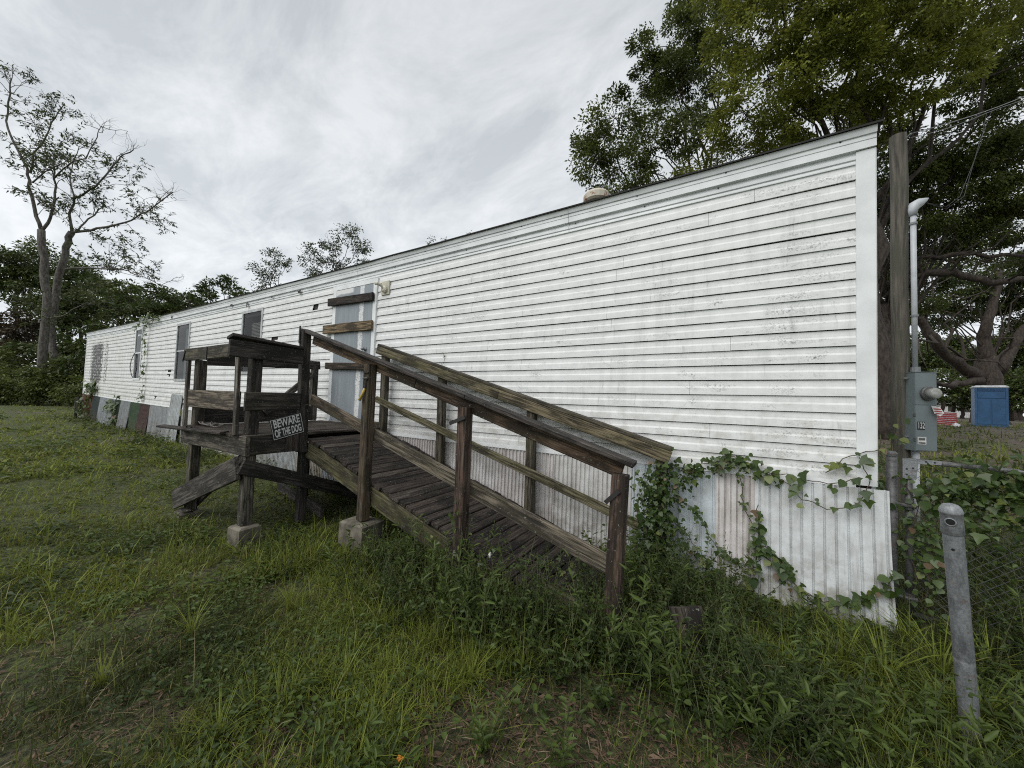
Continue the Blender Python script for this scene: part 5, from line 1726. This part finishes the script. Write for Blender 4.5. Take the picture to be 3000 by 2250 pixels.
def make_cover():
    # low creeping leaves between the tufts
    P, A, L, W, T = [], [], [], [], []
    for nt_, r0, r1, lf in ((6500, 1.1, 5.0, 0.024), (5200, 3.5, 13.0, 0.040), (2600, 9, 30, 0.08)):
        x, y, r = scatter(nt_, r0, r1, math.radians(58), math.radians(188))
        for a, b, rr_ in zip(x, y, r):
            a, b = float(a), float(b)
            if not ok_spot(a, b):
                continue
            if mnoise.noise(Vector((a * 1.1 + 7, b * 1.1, 2.0))) < -0.02 and random.random() < .8:
                continue
            if in_shade(a, b) and random.random() < 0.5:
                continue
            if bare(a, b) < -0.35 and random.random() < .85:
                continue
            g0 = gz(a, b)
            tn = 0.45 + 0.7 * mnoise.noise(Vector((a * .8, b * .8, 19.0)))
            for k in range(random.randint(6, 12)):
                s = lf * 2.2
                P.append((a + random.gauss(0, s), b + random.gauss(0, s), g0 + random.uniform(0.005, 0.05 + lf)))
                an = random.uniform(0, 6.28)
                A.append((math.cos(an), math.sin(an), random.uniform(-.1, .6)))
                L.append(lf * random.uniform(.7, 1.7)); W.append(lf * random.uniform(.4, .9)); T.append(min(.95, max(0, tn + random.uniform(-.2, .2))))
    o = bpy.data.objects.new('ground_cover', leaf_mesh('ground_cover', np.array(P), np.array(A), np.array(L), np.array(W), np.array(T), 'weed_leaf', 1.4, True))
    link(o)
    tag(o, 'low creeping weeds and clover between the grass tufts', 'ground cover', kind='stuff')
    # rank growth at the foot of the ramp and along the skirting
    P, A, L, W, T = [], [], [], [], []
    st = MB()
    species = [  # leaf length, width ratio, leaves per metre, tint, tint rise, upright
        (0.046, 0.26, 46, 0.06, 0.25, 0.5), (0.030, 0.62, 60, 0.18, 0.2, 0.1), (0.028, 0.55, 64, 0.0, 0.25, 0.1), (0.020, 0.40, 110, 0.34, 0.25, 0.6), (0.075, 0.24, 30, 0.45, 0.35, 0.7), (0.045, 0.55, 34, 0.30, 0.35, 0.2), (0.024, 0.34, 95, 0.02, 0.2, 0.5)]
    zones = [(110, (-3.5, -0.5), (-1.75, -1.2), 0.44), (66, (-2.1, -0.1), (-1.15, -0.12), 0.44), (28, (-4.7, -2.6), (-2.0, -1.3), 0.20), (46, (-1.3, 0.7), (-1.9, -0.3), 0.30), (34, (-4.8, -1.9), (-1.05, -0.15), 0.16),
             (120, (0.2, 3.2), (-0.7, 2.4), 0.48), (16, (-2.6, 0.0), (-2.6, -1.8), 0.16), (30, (-9, -5), (-0.5, -0.05), 0.22), (26, (-24, -9), (-0.7, -0.1), 0.4), (16, (-0.1, 0.35), (-1.25, -0.8), 0.30), (30, (3, 9), (2, 14), 0.5)]
    for n_, (x0, x1), (y0, y1), hmax in zones:
        for q in range(n_):
            ca, cb_ = random.uniform(x0, x1), random.uniform(y0, y1)
            if bare(ca, cb_) < -0.35 and cb_ < -1.5:
                continue
            ll, wide, per, t0, t1, upr = random.choice(species)
            hq = hmax * random.choice((0.45, 0.7, 0.9, 1.25))
            sp_ = random.uniform(0.05, 0.13) * (2.2 if ca < -8 or ca > 2 else 1)
            for k in range(random.randint(5, 13)):
                a, b = ca + random.gauss(0, sp_), cb_ + random.gauss(0, sp_)
                if not ok_spot(a, b) or (-24.5 < a < 0.05 and b > -0.04 and b < 4.3):
                    continue
                hq2 = hq * (0.5 if -0.85 < a < 0.3 and b > -1.25 else 1.0)
                hm = min(hq, max(0.04, dz(a) - 0.25)) if (-5.0 < a < -1.8 and -1.15 < b < -0.05) else hq2
                h = hm * random.uniform(.5, 1.15)
                g0 = gz(a, b)
                base_ = Vector((a, b, g0))
                lean = Vector((random.gauss(0, .38), random.gauss(0, .38), 1)).normalized()
                top = base_ + lean * h
                midp = base_.lerp(top, .5) + Vector((random.gauss(0, .012), random.gauss(0, .012), 0.01))
                st.tube([base_ - Vector((0, 0, .01)), midp, top], [0.0022, 0.0018, 0.001], 3, cap=False)
                far_ = 2.0 if (a < -8 or b > 1.5) else 1.0
                for j in range(int((4 + h * per) / far_)):
                    u = random.random()
                    p = base_.lerp(midp, u * 2) if u < .5 else midp.lerp(top, u * 2 - 1)
                    an = random.uniform(0, 6.28)
                    P.append(tuple(p)); A.append((math.cos(an), math.sin(an), upr + random.uniform(-.5, .4)))
                    l_ = ll * far_ * random.uniform(.55, 1.25) * (1.15 - .45 * u)
                    L.append(l_); W.append(l_ * wide * random.uniform(.85, 1.2)); T.append(min(.97, max(0, t0 + t1 * u + random.uniform(-.12, .12))))
    o = bpy.data.objects.new('undergrowth', leaf_mesh('undergrowth', np.array(P), np.array(A), np.array(L), np.array(W), np.array(T), 'weed_leaf', 0.9, True))
    link(o)
    tag(o, 'rank leafy weeds crowding the foot of the ramp and skirting', 'weeds', kind='stuff')
    so_ = st.build('stems', 'stem_green', o)
    tag(so_, kind='stuff')
    # litter
    P, A, L, W, T = [], [], [], [], []
    x, y, r = scatter(30000, 1.0, 9.0, math.radians(55), math.radians(190))
    for a, b, rr_ in zip(x, y, r):
        a, b = float(a), float(b)
        if not ok_spot(a, b):
            continue
        d = bare(a, b)
        if d > 0.02 and random.random() < 0.8:
            continue
        an = random.uniform(0, 6.28)
        P.append((a, b, gz(a, b) + random.uniform(0.002, 0.014))); A.append((math.cos(an), math.sin(an), random.uniform(-.05, .25)))
        l_ = random.uniform(.015, .05)
        L.append(l_); W.append(l_ * (random.uniform(.06, .14) if random.random() < .6 else random.uniform(.25, .5))); T.append(random.random() ** 1.6 * .9)
    x, y, r = scatter(42000, 1.0, 8.0, math.radians(55), math.radians(190))
    for a, b, rr_ in zip(x, y, r):
        a, b = float(a), float(b)
        if not ok_spot(a, b):
            continue
        an = random.uniform(0, 6.28)
        P.append((a, b, gz(a, b) + random.uniform(0.001, 0.02))); A.append((math.cos(an), math.sin(an), random.uniform(-.05, .2)))
        L.append(random.uniform(.02, .07) * (1 + rr_ * .08)); W.append(random.uniform(.0018, .004) * (1 + rr_ * .15)); T.append(random.random() ** 1.2)
    o = bpy.data.objects.new('leaf_litter', leaf_mesh('leaf_litter', np.array(P), np.array(A), np.array(L), np.array(W), np.array(T), 'dry_leaf', 2.0))
    link(o)
    tag(o, 'brown dead leaves and straw lying in the bare patches', 'leaf litter', kind='stuff')


make_cover()

ds = MB()
for k in range(34):
    px, py = random.uniform(100, 2950), random.uniform(1650, 2230)
    x, y = spot(px, py)
    if not ok_spot(x, y) or y > -1.25:
        continue
    g0 = gz(x, y); an = random.uniform(0, 6.28); h = random.uniform(.12, .42); b = random.uniform(.2, .9)
    pts = [(x + math.cos(an) * b * h * t ** 1.7, y + math.sin(an) * b * h * t ** 1.7, g0 + h * t * (1 - .4 * b * t)) for t in (0, .25, .5, .75, 1)]
    ds.tube(pts, [.0016, .0015, .0013, .0010, .0006], 4, cap=False)
tag(ds.build('dead_stalks', 'dead_stalk'), 'thin straw-coloured dead stalks bending through the weeds', 'stalks', kind='stuff')

# ------------------------------------------------------------------ single weeds one can pick out
def weed_proto(kind):
    st = MB(); P, A, L, W, T = [], [], [], [], []
    if kind == 'lance':
        for s in range(3):
            an = s * 2.1 + random.uniform(-.3, .3)
            d = Vector((math.cos(an) * .35, math.sin(an) * .35, 1)).normalized()
            h = random.uniform(.22, .36)
            pts = [Vector((0, 0, 0)) + d * h * t + Vector((0, 0, -0.03 * t * t)) for t in (0, .4, .75, 1)]
            st.tube(pts, [.004, .003, .0025, .001], 5)
            for j in range(16):
                u = .15 + .85 * j / 15
                b = j * 2.4
                P.append(tuple(pts[0].lerp(pts[-1], u))); A.append((math.cos(b), math.sin(b), .55)); l_ = .075 * (1.1 - .5 * u)
                L.append(l_); W.append(l_ * .30); T.append(.35 + .4 * u)
    elif kind == 'broad':
        for j in range(9):
            b = j * 2.4
            e = Vector((math.cos(b) * .07, math.sin(b) * .07, .06 + .012 * j))
            st.tube([(0, 0, 0), tuple(e * .5 + Vector((0, 0, .02))), tuple(e)], .002, 4, cap=False)
            P.append(tuple(e)); A.append((math.cos(b), math.sin(b), .1)); L.append(random.uniform(.045, .075)); W.append(random.uniform(.028, .042)); T.append(random.uniform(.3, .8))
    elif kind == 'bushy':
        for s in range(9):
            an = s * 2.4
            d = Vector((math.cos(an) * .55, math.sin(an) * .55, 1)).normalized()
            h = random.uniform(.15, .33)
            st.tube([(0, 0, 0), tuple(d * h * .5), tuple(d * h)], [.0035, .0025, .001], 4)
            for j in range(14):
                u = .25 + .75 * random.random(); b = random.uniform(0, 6.28)
                P.append(tuple(d * h * u)); A.append((math.cos(b), math.sin(b), random.uniform(-.1, .7))); l_ = random.uniform(.03, .055)
                L.append(l_); W.append(l_ * .42); T.append(random.uniform(.05, .55))
    me_l = leaf_mesh('foliage', np.array(P), np.array(A), np.array(L), np.array(W), np.array(T), 'weed_leaf', 1.2, True)
    me_s = st.mesh('stem', 'stem_green')
    return me_s, me_l


def tuft_proto(n=46, h=0.34):
    ang = rng.uniform(0, 6.28, n)
    V, q, t, tn = blades(rng.normal(0, .012, n), rng.normal(0, .012, n), np.zeros(n), rng.uniform(.5, 1.2, n) * h, ang, np.abs(rng.normal(.7, .35, n)), rng.uniform(.004, .007, n), rng.uniform(.35, .85, n))
    return np_mesh('foliage', V, q, tn, 'grass_blade', t)


protos = {k: [weed_proto(k) for _ in range(2)] for k in ('lance', 'broad', 'bushy')}
tufts = [tuft_proto(), tuft_proto(38, .28)]


def put_weed(kind, x, y, s, label, group):
    ms, ml = random.choice(protos[kind])
    g0 = gz(x, y)
    mw = Matrix.Translation((x, y, g0 - .005)) @ Matrix.Rotation(random.uniform(0, 6.28), 4, 'Z') @ Matrix.Diagonal((s, s, s * random.uniform(.9, 1.15), 1))
    t = thing('weed', (x, y, g0), label, 'weed', group)
    for nm, me in (('stem', ms), ('foliage', ml)):
        link(bpy.data.objects.new(nm, me), t, mw)


for (px, py, s) in ((2520, 2110, 1.0), (2380, 2010, .8), (2240, 2180, .9), (2130, 2150, .8), (2700, 2170, 1.0), (2880, 2080, .9), (2440, 2230, .9), (1420, 2190, .8), (1640, 2240, .8), (2960, 2190, 1.0)):
    x, y = spot(px, py); put_weed('lance', x, y, s, 'upright lance-leaved green weed among the dead leaves near the steel post', 'lance-leaved weeds in front')
for (px, py, s) in ((1560, 2080, .8), (1290, 2150, .7), (1190, 2030, .7), (1690, 2110, .7), (1000, 1890, .7), (330, 1600, 1.2), (450, 1560, 1.0), (900, 2120, .8), (720, 2060, .7), (1480, 1950, .8), (2060, 2120, .7), (1900, 2150, .6), (560, 2020, .6)):
    x, y = spot(px, py); put_weed('broad', x, y, s, 'small flat rosette of broad round leaves in the grass', 'broad-leaved rosettes')
for (px, py, s) in ((1700, 1900, 1.1), (1560, 1870, 1.1), (1830, 1960, 1.0), (1950, 1930, 1.2), (2080, 1900, 1.1), (2180, 1960, 1.1), (1420, 1830, 1.0), (2290, 1880, 1.0), (1640, 1990, .9), (1330, 1730, .9), (2330, 2060, .9), (1760, 2060, .8)):
    x, y = spot(px, py); put_weed('bushy', x, y, s, 'bushy small-leaved dark weed at the foot of the ramp', 'bushy weeds at the ramp foot')
for (px, py, s) in ((1110, 1530, 1.2), (1190, 1590, 1.0), (1500, 1790, .9), (1380, 1990, .8), (1010, 1990, .8), (560, 1850, .8), (1990, 2020, 1.0), (2470, 1960, 1.1), (2590, 2010, 1.2), (2310, 1960, 1.0), (2760, 1990, 1.1), (2200, 2080, .8), (850, 1760, .8), (300, 1990, .7), (1260, 1640, .9), (2660, 1890, 1.1), (2900, 1980, 1.1), (640, 2160, .7), (2790, 2120, 1.0), (2880, 2130, 1.0), (2840, 2165, .9)):
    x, y = spot(px, py); g0 = gz(x, y)
    t = thing('grass_tuft', (x, y, g0), 'tall tuft of arching long-bladed grass standing above the turf', 'grass tuft', 'tall grass tufts')
    link(bpy.data.objects.new('foliage', random.choice(tufts)), t, Matrix.Translation((x, y, g0 - .01)) @ Matrix.Rotation(random.uniform(0, 6.28), 4, 'Z') @ Matrix.Diagonal((s, s, s, 1)))

x, y = spot(1172, 2246); g0 = gz(x, y)
fl = thing('orange_flower', (x, y, g0), 'small orange yellow flower head low in the foreground grass', 'flower')
MB().tube([(x, y, g0), (x, y, g0 + .05)], .0015, 4).build('stem', 'stem_green', fl)
hb = MB()
for k in range(12):
    a = k * 2.4; r = .004 * math.sqrt(k)
    hb.cbox((x + r * math.cos(a), y + r * math.sin(a), g0 + .055 - r * .3), (.006, .006, .005))
hb.build('petals', 'flower_orange', fl)
wx, wy = -2.35, -1.30
fl = thing('white_flower', (wx, wy, .2), 'folded white flower on a weed by the ramp edge', 'flower')
MB().tube([(wx, wy, gz(wx, wy)), (wx + .01, wy, .2), (wx + .02, wy - .01, .31)], .0016, 4).build('stem', 'stem_green', fl)
MB().tube([(wx + .02, wy - .01, .31), (wx + .025, wy - .015, .335), (wx + .032, wy - .02, .355)], [.005, .012, .004], 7).build('petals', 'flower_white', fl)

# ------------------------------------------------------------------ vines
def heart_leaf():
    V = [(0, 0, 0), (.36, .12, .05), (.48, .42, .03), (.27, .78, 0), (0, 1.06, -.06), (-.27, .78, 0), (-.48, .42, .03), (-.36, .12, .05), (0, .5, -.03), (0, .12, -.01)]
    F = [(9, 0, 1), (9, 1, 2, 8), (8, 2, 3), (8, 3, 4), (8, 4, 5), (8, 5, 6), (9, 8, 6, 7), (9, 7, 0)]
    mb = MB(); mb.v = V; mb.f = F
    return mb.mesh('leaf', 'vine_single', True)


def lobed_leaf():
    V = [(0, 0, 0), (.30, -.02, .04), (.62, .22, .0), (.34, .40, .03), (.20, .70, .0), (0, 1.1, -.06), (-.20, .70, 0), (-.34, .40, .03), (-.62, .22, 0), (-.30, -.02, .04), (0, .38, -.03)]
    F = [(10, 0, 1), (10, 1, 2, 3), (10, 3, 4), (10, 4, 5), (10, 5, 6), (10, 6, 7), (10, 7, 8, 9), (10, 9, 0)]
    mb = MB(); mb.v = V; mb.f = F
    return mb.mesh('leaf', 'vine_single', True)


HL, LB = heart_leaf(), lobed_leaf()


def vine(label, group, paths, n, size, nrm, spread=0.03, mesh=None, stem_mat='stem_brown', name='vine', radius=0.003, extra=0):
    """paths: lists of points; n leaves hung along them, facing roughly nrm"""
    p0 = Vector(paths[0][0])
    t = thing(name, p0, label, 'vine', group)
    st = MB()
    segs = []
    for pth in paths:
        q = []
        for i in range(len(pth) - 1):
            a, b = Vector(pth[i]), Vector(pth[i + 1])
            for k in range(4):
                q.append(a.lerp(b, k / 4) + Vector((random.gauss(0, .006), random.gauss(0, .004), random.gauss(0, .006))))
        q.append(Vector(pth[-1]))
        st.tube(q, radius, 4)
        segs.append(q)
    st.build('stem', stem_mat, t)
    lens = [sum((q[i + 1] - q[i]).length for i in range(len(q) - 1)) for q in segs]
    nrm = Vector(nrm).normalized()
    for k in range(n):
        q = random.choices(segs, lens)[0]
        i = random.randint(0, len(q) - 2)
        p = q[i].lerp(q[i + 1], random.random())
        p = p + Vector((random.gauss(0, spread), random.gauss(0, spread * .5), random.gauss(0, spread))) + nrm * random.uniform(0.004, 0.03)
        s = size * random.choice((.45, .6, .7, .8, .9, 1.1)) * random.uniform(.85, 1.15)
        N = (nrm + Vector((random.gauss(0, .45), random.gauss(0, .35), random.gauss(0.25, .4)))).normalized()
        down = Vector((random.gauss(0, .6), random.gauss(0, .3), -1 + random.gauss(0, .4)))
        y = (down - N * down.dot(N)).normalized(); x = y.cross(N)
        mw = Matrix(((x.x * s, y.x * s, N.x * s, p.x), (x.y * s, y.y * s, N.y * s, p.y), (x.z * s, y.z * s, N.z * s, p.z), (0, 0, 0, 1)))
        link(bpy.data.objects.new('leaf', mesh or random.choice((HL, LB, LB))), t, mw)
    if extra:      # smaller leaves deeper in the mass
        P, A = [], []
        for k in range(extra):
            q = random.choices(segs, lens)[0]
            i = random.randint(0, len(q) - 2)
            p = q[i].lerp(q[i + 1], random.random()) + Vector((random.gauss(0, spread * 1.1), random.gauss(0, spread * .6), random.gauss(0, spread * 1.1))) - nrm * random.uniform(-.01, .05)
            P.append(tuple(p)); A.append((random.gauss(0, .7), random.gauss(0, .5) + nrm.y * .3, random.gauss(-.4, .5)))
        o = bpy.data.objects.new('inner_foliage', leaf_mesh('inner_foliage', np.array(P), np.array(A), size * rng.uniform(.5, 1.0, extra), size * rng.uniform(.35, .7, extra), rng.uniform(0, .7, extra), 'vine_leaf', .5, True))
        link(o, t)
        tag(o, kind='stuff')
    return t


WN = (0, -1, 0.2)
# clump on the bottom trim, with a run toward the corner
vine('heart-leaved vine clump on the bottom trim above the pinkish skirting sheet', None,
     [[(-1.35, -.05, .93), (-1.15, -.05, .92), (-.98, -.05, 1.0), (-.85, -.06, 1.02), (-.70, -.05, .96), (-.55, -.05, .93)], [(-.95, -.06, 1.0), (-.85, -.06, 1.05), (-.76, -.06, 1.0)], [(-.98, -.05, .99), (-.96, -.06, .90)]], 150, .052, WN, .032)
vine('loose vine strand with large heart leaves looping along the white skirting near the corner', None,
     [[(-.70, -.05, .96), (-.52, -.06, .90), (-.42, -.08, .80), (-.28, -.09, .75), (-.15, -.08, .78), (-.06, -.06, .88), (-.05, -.05, 1.0), (-.10, -.05, 1.13)], [(-.60, -.05, .95), (-.40, -.05, .93), (-.25, -.05, .92), (-.1, -.05, .99)], [(-.28, -.04, 1.0), (-.15, -.04, 1.14), (.02, -.04, 1.2)]], 40, .066, WN, .02)
vine('thin reddish vine strand hanging on the pinkish skirting sheet', None, [[(-.80, -.05, .93), (-.79, -.05, .80), (-.78, -.05, .66), (-.72, -.06, .55), (-.68, -.06, .50)]], 26, .030, WN, .012)
vine('vine climbing the joint of the white skirting sheets then trailing to the corner', None,
     [[(-.74, -.09, .05), (-.70, -.08, .30), (-.68, -.07, .50), (-.68, -.07, .70)], [(-.70, -.08, .34), (-.56, -.08, .28), (-.45, -.08, .15), (-.3, -.09, .10), (-.18, -.09, .13), (-.08, -.09, .20), (.03, -.09, .27), (.06, -.08, .40)], [(-.68, -.07, .42), (-.58, -.07, .36), (-.5, -.08, .22)]], 150, .058, WN, .022)
vine('arching vine sprays on the bluish skirting sheet beside the ramp end', None,
     [[(-1.45, -.15, .55), (-1.25, -.12, .66), (-1.12, -.10, .60), (-1.03, -.09, .45), (-.95, -.09, .30), (-.92, -.1, .05)], [(-1.45, -.15, .4), (-1.28, -.12, .46), (-1.15, -.10, .36), (-1.08, -.10, .22), (-1.0, -.1, .1)], [(-.95, -.09, .32), (-.88, -.08, .27), (-.78, -.08, .22), (-.68, -.08, .22)]], 150, .046, WN, .022)
vine('thick vine swallowing the lowest inner post of the ramp', None,
     [[(-1.38, -.18, -.02), (-1.40, -.20, .3), (-1.38, -.19, .6), (-1.36, -.19, .92)], [(-1.5, -.25, 0), (-1.47, -.24, .35), (-1.42, -.22, .62)], [(-1.28, -.2, 0), (-1.30, -.2, .3), (-1.33, -.19, .55)], [(-1.36, -.18, .85), (-1.28, -.16, .8), (-1.2, -.12, .86), (-1.12, -.08, .93)], [(-1.55, -.3, 0), (-1.52, -.3, .28)], [(-1.42, -.21, .5), (-1.5, -.24, .72), (-1.46, -.22, .86)]], 300, .052, WN, .055, extra=1100)
vine('vine winding round the red brown middle post of the ramp', None,
     [[(-2.72, -1.26, .05), (-2.66, -1.27, .2), (-2.63, -1.24, .35), (-2.72, -1.27, .5), (-2.66, -1.27, .66)], [(-2.72, -1.26, .1), (-2.85, -1.27, .25), (-2.93, -1.27, .32)], [(-2.66, -1.27, .1), (-2.5, -1.27, .2), (-2.42, -1.27, .3)]], 60, .040, WN, .025)
vine('vine creeping over the lowest planks of the ramp', None,
     [[(-2.6, -1.1, .28), (-2.2, -.9, .17), (-1.9, -.75, .09), (-1.6, -.55, .03)], [(-2.2, -1.1, .2), (-1.95, -.5, .10), (-1.6, -.25, .03)], [(-1.95, -1.1, .14), (-1.75, -.8, .06), (-1.5, -.9, .04)], [(-2.3, -.35, .17), (-2.0, -.4, .11), (-1.8, -.3, .06)]], 190, .036, (0, -.3, 1), .035)
vine('small leafy vine tuft growing behind the inner ramp rail', None, [[(-3.62, -.06, .5), (-3.62, -.06, .75), (-3.66, -.06, .95)], [(-3.62, -.06, .62), (-3.55, -.06, .72)]], 55, .042, WN, .03)
vine('dried vine twig climbing the siding above the inner ramp rail', None, [[(-4.0, -.03, 1.68), (-4.02, -.03, 1.85), (-4.03, -.03, 2.0)]], 12, .022, WN, .01, None, 'stem_brown', 'vine', .002)
vine('sparse sprigs growing through the boards beside the door', None, [[(-5.35, -.16, .98), (-5.3, -.2, 1.06), (-5.2, -.2, 1.04)], [(-5.5, -.16, .98), (-5.5, -.2, 1.07)]], 26, .04, (0.3, -1, .5), .025)
vine('vine hanging from the eave and down beside the narrow window', None,
     [[(-16.1, -.09, 3.42), (-16.15, -.09, 3.0), (-16.10, -.06, 2.4), (-16.15, -.06, 1.9), (-16.05, -.06, 1.3), (-16.15, -.05, .95)], [(-16.4, -.09, 3.42), (-15.9, -.1, 3.35), (-15.3, -.1, 3.40), (-14.9, -.1, 3.44)], [(-16.4, -.12, 3.42), (-16.8, -.13, 3.3), (-17.1, -.13, 3.2)], [(-16.3, -.1, 3.5), (-15.7, -.1, 3.52), (-15.2, -.1, 3.5)]], 200, .085, WN, .06)
vine('leafy sprig growing against the siding below the black mould', None, [[(-22.6, -.06, .95), (-22.4, -.1, 1.3), (-22.2, -.12, 1.45)], [(-22.4, -.1, 1.25), (-22.9, -.1, 1.35)], [(-22.3, -.1, 1.3), (-21.8, -.1, 1.4)]], 110, .17, WN, .14)
vine('vine covering the dark green skirting sheet', None, [[(-18.9, -.12, -.05), (-18.8, -.1, .5), (-18.7, -.08, 1.05)], [(-18.6, -.12, 0), (-18.65, -.1, .5)], [(-18.8, -.1, .6), (-19.4, -.1, .75), (-19.9, -.1, .6)]], 170, .13, WN, .12)
vine('yellowish vine overgrowing the rusty skirting sheet at the far end', None, [[(-23.2, -.15, 0), (-23.1, -.13, .5), (-23.0, -.12, .95)], [(-22.6, -.15, 0), (-22.7, -.12, .6)], [(-23.8, -.15, 0), (-23.7, -.12, .5)]], 150, .13, WN, .16)
GN_ = (-.2, -1, .35)
gx = lambda s, z: tuple(GA + GD * s + Vector((0, -.03, z)))
vine('broad heart-leaved vine heaped over the rusty gate rail', None,
     [[gx(.1, .5), gx(.15, .9), gx(.3, 1.05), gx(.55, 1.0), gx(.8, 1.1), gx(1.1, 1.05)], [gx(.2, .75), gx(.45, .85), gx(.7, .80), gx(1.0, .9), gx(1.3, .85)], [gx(.25, 1.06), gx(.45, 1.10), gx(.7, 1.16), gx(.9, 1.18)], [gx(.15, .95), gx(.35, .98), gx(.6, 1.0), gx(.85, 1.02)], [gx(.2, .85), gx(.4, .9), gx(.6, .88), gx(.8, .86)], [gx(.5, .7), gx(.7, .75), gx(.9, .9)]], 300, .056, GN_, .065, None, extra=1100)
vine('vine twining up the gate upright and hinge', None, [[gx(-.05, .0), gx(.03, .3), gx(-.04, .55), gx(.04, .8), gx(-.06, 1.0)], [gx(-.08, .75), gx(-.16, .85), gx(-.2, 1.0)], [gx(.06, .1), gx(.1, .45), gx(.08, .7)]], 90, .050, GN_, .035, HL, extra=60)
vine('yellow-green vine sprays filling the gap between the home and the gate post', None, [[(.10, .35, .4), (.12, .4, .8), (.05, .45, 1.05)], [(.06, .3, .7), (.04, .25, .95), (.10, .3, 1.25)], [(.2, .5, .9), (.25, .6, 1.2), (.3, .65, 1.45)]], 60, .058, GN_, .04, HL)
# weathered stub of timber at the ramp foot
wb = board(None, 'timber_stub', (-1.02, -1.02, -.06), (-1.10, -.95, .20), .19, .05, (1, .3, 0), jit((.06, .05, .042)))
tag(wb, 'splintered dark timber stub standing in the weeds past the ramp end', 'timber')
